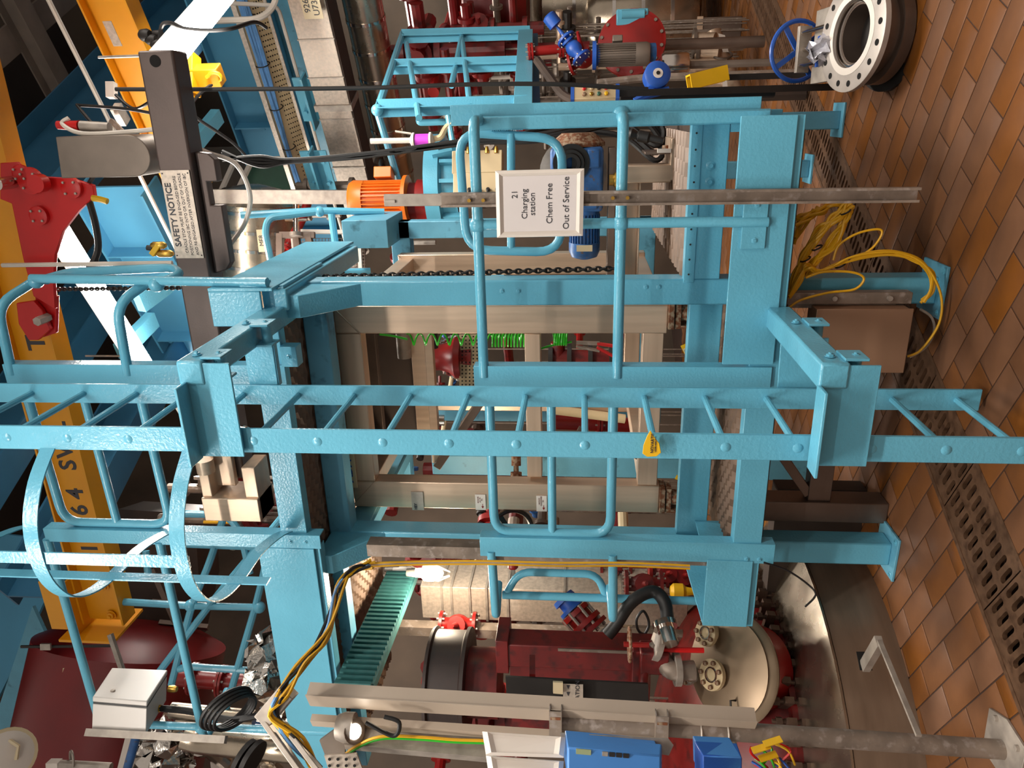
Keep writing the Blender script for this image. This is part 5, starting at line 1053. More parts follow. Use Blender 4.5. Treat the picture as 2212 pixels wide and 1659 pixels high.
wl = thing('cream_floodlight', at(20,1640,D=4.6), 'cream round floodlight in the corner beside the M581 tank', 'lamp'); p = at(8,1635,D=4.6); MB().lathe(p, v(.25,-.5,-.75), [(-.15,.06),(-.08,.12),(0,.17),(.02,.18),(.03,.18)], 28).build('flood_body', 'cream', wl); MB().lathe(p+v(.25,-.5,-.75).normalized()*.03, v(.25,-.5,-.75), [(0,.16),(.01,.12),(.015,.01)], 28).build('flood_glass', 'white_plastic', wl); MB().tube([at(0,1585,D=4.6), at(40,1612,D=4.6), at(35,1640,D=4.6)], .012, 6).build('flood_bracket', 'cream', wl)
hp = thing('dust_hopper', at(380,1330,D=7), 'dark brown sheet metal hopper behind the ladder cage', 'hopper')
plate_px([(255,1100),(420,1110),(430,1260),(400,1400),(300,1390),(262,1300)], D=7.2, t=.5).build('hopper_body', 'dark_brown', hp); MB().bar(at(330,1230,D=7.0), at(378,1340,D=6.9), .04, .05).build('hopper_rib', 'stainless_dark', hp); MB().bar(at(330,1300,D=6.95), at(398,1305,D=6.95), .04, .05).build('hopper_rib', 'stainless_dark', hp); MB().bar(at(345,1345,D=6.9), at(450,1355,D=6.9), .04, .05).build('hopper_rib', 'stainless_dark', hp)
bp_ = thing('blue_wall_panel', at(60,1330,D=7.8), 'bright blue wall cladding panel beyond the red M581 tank', 'panel'); plate_px([(-30,1150),(60,1160),(95,1300),(40,1420),(-30,1560)], D=8.4, t=.05).build('panel_sheet', 'blue_wall', bp_); plate_px([(70,1310),(105,1385),(20,1659),(-40,1720),(-40,1640)], D=7.6, t=.05).build('panel_edge', 'blue_paint_dull', bp_)
gu_ = setbase(gr('guardrail', 'far blue tubular guardrail crossing behind the ladder cage'), at(430,1300,D=5.5))
for pts_ in ([(268,1300),(420,1309),(560,1312)], [(500,1060),(455,1210),(415,1305),(395,1380),(370,1480)], [(590,1150),(555,1300),(520,1420),(480,1560)], [(640,1080),(470,1285),(330,1470)], [(390,1110),(490,1112),(520,1150),(540,1240)], [(395,1175),(560,1182)], [(315,1190),(320,1240)], [(385,1445),(410,1440),(600,1452)]):
    MB().tube(fil([at(x, y, D=5.4) for x, y in pts_], .12), .026, 10).build('rail_tube', BL, gu_)
for x, y in ((412,1308),(560,1312)): MB().ball(at(x, y, D=5.4), .045).build('ball_joint', BL, gu_)
piperun('clad_pipe', [at(400,1590,D=5.2), at(430,1600,D=5.2), at(590,1615,D=5.0), at(640,1620,D=5.0)], .09, 'clad', 'shiny clad pipe running below the white enclosure')
piperun('clad_pipe', [at(370,1535,D=5.4), at(550,1552,D=5.4)], .06, 'clad', 'thinner clad pipe beside the corrugated conduit')
piperun('blue_pipe', [at(300,1570,D=5.1), at(270,1680,D=5.1)], .03, 'blue_gear', 'thin blue pipe crossing beneath the white enclosure at the photo edge')
piperun('clad_pipe', [at(290,1570,D=5.3), at(262,1680,D=5.3)], .045, 'polished', 'bright steel pipe beside the thin blue pipe')
piperun('red_pipe', [at(375,1462,D=5.8), at(550,1478,D=5.8)], .07, 'red_paint', 'red flanged pipe behind the white enclosure', flanges=(.25,.6))
def crumple(mb, seed=1, amt=.22):
    q = random.Random(seed); memo = {}
    for i, p in enumerate(mb.v):
        k = (round(p.x,4), round(p.y,4), round(p.z,4))
        if k not in memo: memo[k] = V3((q.uniform(-1,1), q.uniform(-1,1), q.uniform(-1,1)))*.12*amt*2
        mb.v[i] = p+memo[k]
    return mb
fo_ = thing('foil_bundle', at(340,1610,D=5.4), 'crumpled silver foil lagging below the white enclosure', 'lagging'); p = at(350,1615,D=5.4)
mbf = MB(); 
for (x, y, r_) in ((345,1610,.17),(370,1640,.14),(320,1645,.12)): mbf.ball(at(x, y, D=5.4), r_, 20, 12, .9)
crumple(mbf, 2).build('foil_wrap', 'foil', fo_, ang=5)
fo2 = thing('foil_bundle', at(590,1420,D=5.0), 'crumpled silver foil lagging beside the long upper toe plate', 'lagging'); mbf = MB()
for (x, y, r_) in ((585,1410,.14),(600,1450,.14),(575,1470,.12)): mbf.ball(at(x, y, D=5.0), r_, 20, 12, 1)
crumple(mbf, 3).build('foil_wrap', 'foil', fo2, ang=5)
fv = thing('flange_pair', at(545,1640,D=4.6), 'dark bolted flange at the photo edge near the conduit coil', 'flange'); flange(flange(MB(), at(545,1640,D=4.6), v(.3,.3,1), .12, .03), at(545,1640,D=4.6)+v(0,0,.05), v(.3,.3,1), .12, .03).build('flange_disc', 'dark_steel', fv)
sv = thing('small_valve', at(150,1640,D=4.8), 'small handwheel valve with white handle beside the cream floodlight', 'valve'); MB().ring(at(155,1640,D=4.8), v(.2,-.6,.6), .05, .008, 20, 6).build('handwheel', 'galv', sv); MB().bar(at(105,1655,D=4.8), at(130,1655,D=4.8), .07, .06).build('valve_handle', 'white_plastic', sv); MB().tube([at(130,1652,D=4.8), at(240,1658,D=4.8)], .03, 10).build('valve_stem', 'galv', sv)
# ================================================================== right side: gate loop and far guardrail
sg_ = thing('swing_gate', (-.3, 3.75, 1.6), 'blue round-cornered tubular gate behind the framed notice', 'gate')
Yg = 3.62
cs = [at(990,285,Y=Yg+.12), at(1215,300,Y=Yg+.12), at(1212,545,Y=Yg), at(1008,540,Y=Yg)]
MB().tube(fil(cs+[cs[0]+(cs[1]-cs[0])*.02], .11)[1:-1] if False else fil(cs, .12, 6, closed=True), .022, 12, closed=True).build('gate_frame', BL, sg_)
MB().tube([at(1104,290,Y=Yg+.11), at(1104,545,Y=Yg)], .02, 12).build('gate_bar', BL, sg_)
MB().tube([at(1050,270,Y=Yg+.12), at(1190,258,Y=Yg+.12)], .026, 12).build('hinge_tube', BL, sg_)
coil('spring', at(1060,268,Y=Yg+.1), at(1130,266,Y=Yg+.1), .03, 16, .004, BL, sg_)
fg = setbase(gr('guardrail', 'far blue angle-iron guardrail beyond the thin pendant cable'), at(1140,150,D=6.5))
def fp(x, y):
    t = (y-75)/(235-75); return at(x, y, D=7.2-1.7*t)
for x0, y0, x1, y1 in ((868,80,1145,72),(848,146,1142,138),(815,236,1140,226)):
    MB().ell(fp(x0,y0), fp(x1,y1), .06, .07, .008, up=(.2,-1,0)).build('rail_post', BL, fg); MB().ell(fp(x0,y0), fp(x1,y1), -.07, .05, .008, up=(.2,-1,0)).build('rail_post', BL, fg)
MB().tube([fp(870,72), fp(815,240)], .03, 10).build('top_rail', BL, fg); MB().tube([fp(998,76), fp(985,140), fp(975,185)], .025, 10).build('mid_rail', BL, fg)
MB().tube([fp(878,95), fp(905,255)], .024, 10).build('mid_rail', BL, fg); MB().tube([fp(998,85), fp(1015,230)], .024, 10).build('mid_rail', BL, fg); MB().tube([at(815,240,D=5.5), at(862,395,D=6.4)], .028, 10).build('top_rail', BL, fg)
MB().tube(fil([at(905,255,D=5.6), at(905,265,D=5.6), at(1010,262,D=5.6)], .03), .024, 10).build('mid_rail', BL, fg); MB().tube([at(968,250,D=5.4), at(978,310,D=5.4)], .022, 10).build('mid_rail', BL, fg)
MB().bar(fp(1136,75), fp(1130,240), .10, .14).build('base_beam', BL, fg, .004); MB().bar(at(1140,75,D=7.4), at(1140,240,D=5.8), .02, .2).build('base_web', 'blue_deep', fg); MB().ball(fp(815,238), .045).build('ball_joint', BL, fg)
MB().bar(at(935,340,D=6), at(978,330,D=6), .10, .03).build('base_beam', BL, fg)
# ------------------------------------------------------------------ knife gate valve on the floor
kv = thing('knife_gate_valve', (.33, 4.45, 0), 'big flanged knife gate valve with blue handwheel lying on the tiles', 'valve')
KC = v(.335, 4.40, .25); aw = v(-.05, 1, 0).normalized(); nk = (ZU*math.cos(.245)-aw*math.sin(.245)).normalized(); da = (aw*math.cos(.245)+ZU*math.sin(.245)).normalized(); sk = da.cross(nk)
MB().lathe(KC-nk*.03, nk, [(0,.16),(0,.285),(.028,.285),(.03,.28),(.03,.175),(.022,.17),(-.06,.165),(-.06,.15),(0,.15)], 56, closed=True).build('face_flange', 'flange_grey', kv)
MB().lathe(KC-nk*.002, nk, [(0,.20),(.004,.20),(.004,.165),(0,.165)], 48, closed=True).build('liner_ring', 'white_plastic', kv); MB().lathe(KC-nk*.05, nk, [(0,.15),(.035,.152),(.035,.163),(0,.163)], 48, closed=True).build('seat_ring', 'polished', kv)
for k in range(16):
    w = 2*math.pi*k/16+.1; q = KC+(sk*math.cos(w)+da*math.sin(w))*.245+nk*.001; MB().lathe(q, nk, [(0,.016),(.0012,.016)], 12).build('bolt_hole', 'pit', kv)
MB().lathe(KC-nk*.19, nk, [(0,.14),(0,.25),(.06,.25),(.06,.21),(.15,.20),(.15,.14)], 48, closed=True).build('valve_body', 'stainless_dark', kv)
MB().lathe(KC-nk*.25, nk, [(0,.14),(0,.285),(.03,.285),(.03,.14)], 48, closed=True).build('rear_flange', 'dark_steel', kv); MB().lathe(KC-nk*.16, nk, [(0,.14),(.01,.14)], 40).build('bore_floor', 'dark_steel', kv)
for w in (-1.2, -.75, -1.7): q = KC-nk*.26+(sk*math.cos(w)+da*math.sin(w))*.28; MB().lathe(q, nk, [(0,.04),(.05,.04),(.06,.03)], 12).build('body_lug', 'dark_steel', kv)
g0 = KC-nk*.12+da*.2; MB().bar(g0, g0+da*.34, .40, .035, nk).build('gate_plate', 'galv', kv, .003)
for s in (-1, 1): MB().cyl(KC-nk*.06+da*.18+sk*.09*s, KC-nk*.06+da*.62+sk*.09*s, .013, 12).build('guide_rod', 'polished', kv)
MB().bar(KC-nk*.08+da*.60, KC-nk*.08+da*.63, .26, .08, nk).build('yoke_plate', 'galv', kv, .003); MB().cyl(KC-nk*.08+da*.55, KC-nk*.08+da*.74, .016, 10).build('stem', 'polished', kv)
hw = KC-nk*.08+da*.68; hr = MB().ring(hw, da, .17, .014, 40, 8).build('handwheel', 'blue_bright', kv)
for k in range(4): a_ = k*math.pi/2+.6; MB().bar(hw, hw+(sk*math.cos(a_)+nk*math.sin(a_))*.17, .03, .012, da).build('wheel_spoke', 'blue_bright', hr)
mbf = MB(); crumple(MB().ball(KC+da*.255+sk*-.05, .07, 14, 9), 7, .12).build('plastic_wrap', mat('wrap', (190,188,196), .15, metal=.3, var=.2, scale=20, bump=1, bscale=30), kv)
MB().bar(KC+da*.29-sk*.13+nk*.01, KC+da*.285+sk*.03+nk*.01, .012, .03, sk).build('blue_tape', 'blue_bright', kv)
# ------------------------------------------------------------------ control box, hose reel, yellow duct, manifold
cb = thing('control_box', at(1290,205,D=4.6), 'beige push-button control box standing beside the blue spring reel', 'control box')
p = at(1285,203,D=4.6); MB().bar(p+ZU*.13, p-ZU*.13, .085, .07, up=_f).build('box_body', 'beige', cb, .004); MB().bar(p+ZU*.15, p+ZU*.128, .09, .075, up=_f).build('box_end', 'blue_bright', cb); MB().bar(p-ZU*.15, p-ZU*.128, .09, .075, up=_f).build('box_end', 'blue_bright', cb)
for i, (dz, dx, m_) in enumerate(((.07,.02,'red_bright'),(.07,-.015,'rust'),(.025,.02,'beige'),(.025,-.015,'brass'),(-.02,.02,'black_paint'),(-.02,-.015,'green_panel'),(-.065,.02,'red_bright'),(-.065,-.015,'yellow_tag'))): q = p+ZU*dz+_r*dx-_f*.035; MB().lathe(q, -_f, [(0,.012),(.014,.012),(.018,.008)], 12).build('push_button', m_, cb)
MB().box((p.x-.02, p.y+.02, 0), (p.x+.02, p.y+.06, p.z-.12)).build('stand_post', 'black_paint', cb)
hr_ = thing('hose_reel', at(1420,165,D=4.8), 'small round blue spring reel with white hub label', 'reel'); p = at(1418,165,D=4.8)
MB().lathe(p+_f*.05, -_f, [(0,.07),(.01,.085),(.09,.085),(.1,.07)], 32).build('reel_drum', 'blue_bright', hr_); MB().lathe(p-_f*.052, -_f, [(0,.032),(.002,.032)], 24).build('hub_label', 'white_plastic', hr_); MB().lathe(p-_f*.055, -_f, [(0,.012),(.006,.012)], 14).build('hub_nut', 'dark_steel', hr_); MB().bar(p-_r*.08+ZU*.02, p-_r*.13+ZU*.09, .03, .05).build('reel_bracket', 'blue_bright', hr_)
MB().tube(spl([p-_r*.09-ZU*.08, p-_r*.12+ZU*.05, p-_r*.16+ZU*.14]), .025, 8).build('reel_arm', 'blue_bright', hr_)
yd = thing('yellow_channel', at(1530,165,D=5.2), 'bright yellow cable protector channel beside the hose reel', 'channel'); MB().chan(at(1488,178,D=5.2), at(1568,158,D=5.2), .10, .11, .012, up=(0,-1,.2)).build('channel_body', 'yellow_tag', yd)
p = at(1530,168,D=5.25); MB().box((p.x-.02, p.y+.03, 0), (p.x+.02, p.y+.07, p.z)).build('stand_post', 'dark_steel', yd)
mf = thing('pipe_manifold', at(1600,210,D=7.0), 'brushed steel pipe manifold standing on the far floor', 'manifold')
MB().tube(fil([at(1540,70,D=7.4), at(1545,90,D=7.4), at(1595,225,D=6.8)], .2), .085, 18).build('header_pipe', 'stainless', mf)
for x0, y0, x1, y1, r_ in ((1500,88,1545,88,.075),(1505,116,1555,116,.075),(1480,145,1570,138,.07),(1500,170,1580,176,.07)): MB().cyl(at(x0,y0,D=7.2), at(x1,y1,D=7.1), r_, 16).build('branch_pipe', 'stainless_x', mf)
for x, y in ((1500,88),(1505,116),(1500,102)): flange(MB(), at(x, y, D=7.2), ZU, .11, .03).build('branch_flange', 'steel_grey', mf)
p = at(1590,215,D=6.85); MB().box((p.x-.04, p.y-.04, 0), (p.x+.04, p.y+.04, p.z)).build('foot', 'steel_grey', mf)
MB().prism([at(1552,72,D=7.0), at(1566,76,D=7.0), at(1574,112,D=6.95), at(1562,112,D=6.95)], _f*.004).build('pipe_label', 'white_plastic', mf); MB().prism([at(1560,172,D=6.78), at(1570,172,D=6.78), at(1572,190,D=6.78), at(1562,190,D=6.78)], _f*.004).build('pipe_label', 'white_plastic', mf)
for x, y in ((1560,118),(1580,165)): MB().ring(at(x, y, D=7.1), TA, .09, .012, 24, 6).build('pipe_clamp', 'steel_grey', mf)
bx_ = thing('steel_cabinet', at(1585,60,D=7.6), 'low brushed steel cabinet at the head of the pipe manifold', 'cabinet'); p = at(1535,60,D=7.7); MB().box((p.x-.12, p.y, 0), (p.x+.1, p.y+.3, .45)).build('cabinet_body', 'stainless_dark', bx_, .006); MB().box((p.x-.13, p.y-.012, .4), (p.x+.11, p.y-.002, .46)).build('cabinet_lip', 'stainless', bx_)
rm = thing('red_manway', at(1420,90,D=6.6), 'round red bolted manway cover under a blue actuator', 'manway'); p = at(1365,95,D=6.6); nr = (-_f+_u*.25).normalized()
MB().lathe(p, nr, [(-.3,.22),(0,.24),(0,.30),(.04,.30),(.045,.27),(.05,.26)], 40).build('manway_cover', 'red_paint', rm); _, e, u2 = basis(nr)
for k in range(14): w = k*.4488; MB().lathe(p+(e*math.cos(w)+u2*math.sin(w))*.27+nr*.04, nr, [(0,.016),(.02,.016)], 6).build('cover_bolt', 'steel_grey', rm)
MB().cyl(v(p.x,p.y+.25,0), v(p.x,p.y+.25,p.z), .05, 14).build('support_leg', 'stainless_dark', rm)
p = at(1365,38,D=6.6); MB().bar(p+ZU*.14, p-ZU*.14, .13, .14).build('actuator_box', BL, rm, .01); MB().cyl(p+ZU*.1-_f*.06, p-ZU*.1-_f*.06, .04, 12).build('actuator_pin', BL, rm)
gm2 = motor(at(1345,118,D=5.9), (0,0,-1), .09, .42, 'steel_grey', 'grey drive motor with dark blue end in front of the red manway', flm='blue_bright', box=(.9,.3,0))
MB().cyl(at(1370,115,D=5.9), at(1415,113,D=5.9), .07, 18).build('motor_sleeve', 'blue_gear', gm2)
sc = thing('steel_canister', at(1475,140,D=6.1), 'polished steel canister beside the pipe manifold', 'canister'); MB().lathe(at(1428,142,D=6.1), (0,0,-1), [(0,.02),(.0,.09),(.02,.1),(.2,.1),(.22,.09),(.24,.03)], 24).build('canister_shell', 'polished', sc); p = at(1475,141,D=6.1); MB().cyl((p.x,p.y,0), (p.x,p.y,p.z+.05), .03, 10).build('canister_leg', 'steel_grey', sc)
MB().lathe(at(1415,138,D=6.1), (0,0,-1), [(0,.02),(.06,.025)], 10).build('canister_neck', 'brass', sc)
yv_ = valve(at(1262,128,D=6.2), (-.3,.2,1), .05, 'red_paint', 'red angled valve beside the small blue valve', up=(.7,-.5,.2), wheel=None)
bv_ = valve(at(1240,105,D=6.1), (.6,.3,.5), .045, 'blue_bright', 'small blue valve with blue actuator on the red pipe', up=(.6,0,.5), wheel=None, act='blue_bright')
piperun('red_pipe', [at(1142,112,D=6.3), at(1215,105,D=6.3)], .04, 'red_paint', 'short bright red pipe leading to the small blue valve', flanges=(.05,.95))
pp2 = conduit('black_pipe', [at(1340,207,D=4.9), at(1672,200,D=4.9)], .03, 'black pipe standing upright between control box and knife gate valve', 'black_rubber', 'pipe')
pq = at(1395,168,D=5.6)
conduit('slotted_bar', [at(1290,180,D=5.6), pq, v(pq.x, pq.y, .01)], .03, 'grey slotted steel arm behind the control box', 'galv_dirty', 'arm')
pq = at(1225,220,D=5.6)
conduit('flat_brace', [at(1160,130,D=5.9), pq, v(pq.x, pq.y, .01)], .035, 'brown flat brace slanting behind the far guardrail base', 'dark_brown', 'brace')
# vessels at the far right
for k, (x0, y0, x1, y1, D, r_, m_, lab) in enumerate(((1150,8,1500,20,9.3,.62,'clad','tall shiny clad vessel at the photo edge behind the red manway'), (1260,55,1500,62,8.8,.35,'clad','smaller clad vessel beside the red manway'), (985,20,1142,24,8.6,.42,'red_vessel','dark red vessel at the photo edge beyond the angle-iron guardrail'))):
    a, b = at(x0, y0, D=D), at(x1, y1, D=D); b = v(a.x, a.y, b.z); vs = thing('process_vessel', b, lab, 'vessel'); L = a.z-b.z
    MB().lathe(a, (0,0,-1), [(0,r_*.3),(.05,r_*.8),(.15,r_),(L-.1,r_),(L,r_*.8)], 36).build('vessel_shell', m_, vs)
    for f in (.25, .5, .75): MB().lathe(a-ZU*L*f, (0,0,-1), [(0,r_),(.0,r_*1.015),(.04,r_*1.015),(.04,r_)], 36).build('shell_band', 'polished' if m_ == 'clad' else m_, vs)
# orange motor and agitator drum
om = motor(at(818,432,D=6.2), (0,0,1), .165, .46, 'orange_paint', 'orange electric motor with terminal box near the strut channel end', flm='orange_paint', box=(.93,.35,0))
ag = thing('motor_lantern', at(1000,440,D=6.2), 'red lantern piece on a blue ribbed ring below the orange motor', 'machine part')
c = at(880,435,D=6.25); MB().lathe(c, (0,0,-1), [(0,.16),(.1,.15),(.1,.18),(.26,.17)], 28).build('lantern', 'red_paint', ag); c = at(935,400,D=6.4); MB().lathe(c, (0,0,-1), [(0,.34),(0,.42),(.12,.42),(.14,.36),(.26,.36)], 40).build('ribbed_ring', BL, ag)
for k in range(6): w = -.6-k*.4; e = v(math.cos(w), math.sin(w), 0); MB().bar(c+e*.38-ZU*.13, c+e*.38-ZU*.3, .03, .06, up=e).build('ring_rib', BL, ag)
for k, (x0, x1, y0, y1) in enumerate(((980,1085,330,378),(985,1085,378,425))):
    ec = thing('beige_cabinet', at(x1, y1, D=5.6), ('upper beige terminal cabinet with brass glands behind the gate', 'lower beige terminal cabinet with small indicators behind the gate')[k], 'cabinet'); p = at((x0+x1)/2, (y0+y1)/2, D=5.6); MB().bar(p+ZU*.19, p-ZU*.19, .17, .12, up=_f).build('cabinet_body', 'beige', ec, .006)
    for i in range(5): q = p+ZU*(.14-.07*i)+_r*(.06 if k == 0 else -.05)-_f*.06; MB().lathe(q, -_f if k else _r, [(0,.016),(.03,.016),(.05,.01)], 10).build('gland', 'brass' if k == 0 else 'dark_steel', ec)
pv = thing('purple_valve', at(925,302,D=5.4), 'small ball valve with a bright purple body', 'valve'); p = at(912,303,D=5.4); MB().cyl(p+ZU*.05, p-ZU*.05, .045, 14).build('valve_body', 'purple', pv); MB().lathe(p+ZU*.09, (0,0,-1), [(0,.02),(.02,.055),(.035,.055),(.035,.03),(.145,.03),(.145,.055),(.16,.055),(.18,.02)], 14).build('valve_ends', 'white_pipe', pv); MB().bar(p+ZU*.08+_r*.05, p+ZU*.2+_r*.07, .02, .01).build('lever', 'galv', pv)
conduit('conduit', [at(800,305,D=5.5), at(895,303,D=5.5)], .02, 'pale pipe leading down to the purple valve'); conduit('conduit', [at(935,300,D=5.4), at(952,298,D=5.4), at(965,270,D=5.4), at(1000,262,D=5.4)], .022, 'beige bent pipe below the purple valve', 'beige')
# clad vessel and mesh cage behind the boom
cv = thing('clad_vessel', at(560,510,D=7.2), 'polished clad vessel with a nameplate behind the boom', 'vessel'); a = at(550,400,D=7.0); b = at(560,640,D=7.4); d = (b-a).normalized(); MB().lathe(a, d, [(0,.1),(.05,.3),(.15,.40),((b-a).length,.40)], 40).build('vessel_shell', 'clad', cv)
for k in range(5): MB().lathe(a+d*(.2+.17*k), d, [(0,.40),(0,.408),(.03,.408),(.03,.40)], 40).build('shell_band', 'polished', cv)
q = at(565,520,D=6.55); rr_ = (at(560,490,D=6.55)-at(566,540,D=6.55)).normalized(); nd = (CAM-q).normalized(); uu_ = nd.cross(rr_); o = MB().prism([q-rr_*.1-uu_*.035, q+rr_*.1-uu_*.035, q+rr_*.1+uu_*.035, q-rr_*.1+uu_*.035], nd*.004).build('name_plate', 'cream', cv); text('ME8', q+nd*.006, rr_, uu_, .055, 'ink', o)
cg_ = thing('mesh_cage', at(790,600,D=6.0), 'brown steel frame with fine wire mesh panel behind the boom', 'cage')
for a_, b_ in (((605,505),(605,600)),((605,508),(680,508)),((665,505),(685,600)),((640,510),(650,600))): MB().bar(at(*a_, D=6.0), at(*b_, D=6.0), .05, .05).build('cage_bar', 'stainless_dark', cg_)
for a_, b_ in (((650,500),(790,502)),((775,505),(780,600)),((632,505),(642,600))): MB().bar(at(*a_, D=6.1), at(*b_, D=6.1), .03, .03).build('cage_bar', 'white_pipe', cg_)
mb = MB()
for i in range(22): mb.bar(at(640+i*7,515,D=6.2), at(640+i*7,600,D=6.2), .004, .004)
for j in range(13): mb.bar(at(640,515+j*7,D=6.2), at(790,515+j*7,D=6.2), .004, .004)
mb.build('wire_mesh', 'stainless_dark', cg_, kind='stuff')
jr = setbase(gr('guardrail', 'rear upper blue guardrail with a looped end behind the boom'), at(790,560,D=5.6))
MB().tube(fil([at(520,465,D=5.4), at(690,455,D=5.5), at(830,458,D=5.6)], .1), .026, 10).build('top_rail', BL, jr); MB().tube(fil([at(690,457,D=5.5), at(580,470,D=5.4), at(572,500,D=5.4), at(590,590,D=5.4), at(620,598,D=5.5)], .12), .026, 10).build('loop_rail', BL, jr)
MB().tube([at(716,462,D=5.5), at(735,605,D=5.6)], .026, 10).build('rail_post', BL, jr); MB().tube([at(690,588,D=5.5), at(800,586,D=5.6)], .026, 10).build('mid_rail', BL, jr)
for x, y in ((690,457),(590,594),(735,592)): MB().ball(at(x, y, D=5.5), .04).build('ball_joint', BL, jr)
o = MB().chan(at(300,423,D=6.6), at(795,426,D=6.6), .12, .06, .006, up=(0,-1,0)).build('slotted_channel', 'galv'); tag(o, 'long galvanised channel above the orange motor', 'channel')
sj = thing('screw_jack', at(640,480,D=5.9), 'threaded steel clamp standing on the brown cage frame', 'clamp'); p = at(640,475,D=5.9); MB().cyl(p+_r*.12, p-_r*.12, .025, 12).build('jack_screw', 'polished', sj); MB().cyl(p+ZU*.09, p-ZU*.09, .012, 8).build('jack_bar', 'polished', sj); MB().lathe(p-_r*.1, -_r, [(0,.05),(.03,.05)], 16).build('jack_foot', 'steel_grey', sj)
piperun('red_pipe', [at(670,418,D=6.9), at(655,470,D=6.8), at(605,560,D=6.6)], .04, 'red_paint', 'red pipe slanting behind the clad vessel', flanges=(.85,))
# bay centre: big red valve, foil, perforated tray
rv = thing('red_gate_valve', at(990,770,D=6.2), 'tall bright red flanged valve seen through the portal', 'valve'); c = at(945,772,D=6.3)
MB().lathe(c+ZU*.2, (0,0,-1), [(-.12,.08),(0,.1),(0,.16),(.04,.16),(.05,.12),(.22,.11),(.3,.13),(.36,.18),(.41,.18),(.41,.1),(.5,.1)], 26).build('valve_body', 'red_paint', rv)
for z in (.19, -.18):
    for k in range(8): w = k*.785; MB().lathe(c+v(.14*math.cos(w), .14*math.sin(w), z), ZU, [(-.03,.014),(.03,.014)], 6).build('flange_bolt', 'galv', rv)
fo3 = thing('foil_bundle', at(985,775,D=6.4), 'crumpled silver foil lagging beside the tall red valve', 'lagging'); mbf = MB(); [mbf.ball(at(x, y, D=6.4), .1, 18, 10) for x, y in ((978,755),(985,790))]; crumple(mbf, 4).build('foil_wrap', 'foil', fo3, ang=5)
pt = thing('perforated_strip', at(1030,780,D=6.2), 'upright perforated tray strip beside the tall red valve', 'panel'); plate_px([(992,722),(1032,722),(1032,838),(992,838)], D=6.2, t=.02).build('panel_sheet', 'beige', pt); mb = MB()
for i in range(5):
    for j in range(14): mb.bar(at(997+8*i,727+8*j,D=6.18), at(1000+8*i,727+8*j,D=6.18), .012, .003)
mb.build('perforations', 'pit', pt, kind='stuff')
piperun('beige_pipe', [at(1195,885,D=5.6), at(1350,905,D=5.6)], .035, 'beige', 'beige pipe crossing behind the ladder rungs')
piperun('red_pipe', [at(1195,912,D=5.9), at(1360,918,D=5.9)], .06, 'red_paint', 'red header pipe crossing behind the ladder rungs', flanges=(.6,))
piperun('steel_pipe', [at(875,905,D=5.4), at(960,908,D=5.4)], .04, 'polished', 'bright steel tube behind the upper ladder rungs')
hx = thing('hydraulic_rod', at(1130,1030,D=4.6), 'rusty brown rod end behind the lower gate', 'rod'); MB().lathe(at(1115,985,D=4.6), -_r, [(0,.03),(.06,.03),(.06,.016),(.1,.016),(.1,.035),(.17,.035)], 12).build('rod_body', 'rust', hx)
cl2 = thing('spring_clip', at(1310,755,Y=4.0), 'red-handled spring clamp hanging beside the stainless upright', 'clamp')
for s in (0, 8): MB().bar(at(1245,740+s,Y=4.0), at(1295,742+s*2,Y=4.0), .02, .012).build('clamp_jaw', 'galv_dirty', cl2); MB().bar(at(1290,742+s,Y=4.0), at(1330,748+s*3,Y=4.0), .022, .014).build('clamp_handle', 'red_bright', cl2)
bf = thing('brown_fittings', at(1260,770,Y=4.9), 'dark brown flanged tee behind the green hose coil', 'pipe fitting'); MB().tube([at(1185,768,Y=4.9), at(1330,775,Y=4.9)], .05, 14).build('tee_barrel', 'red_dark', bf); MB().tube([at(1205,768,Y=4.9), at(1205,740,Y=4.9)], .05, 14).build('tee_branch', 'red_dark', bf)
for x in (1190, 1230, 1275, 1320): flange(MB(), at(x, 771, Y=4.9), ZU, .09, .03).build('flange', 'dark_steel', bf)
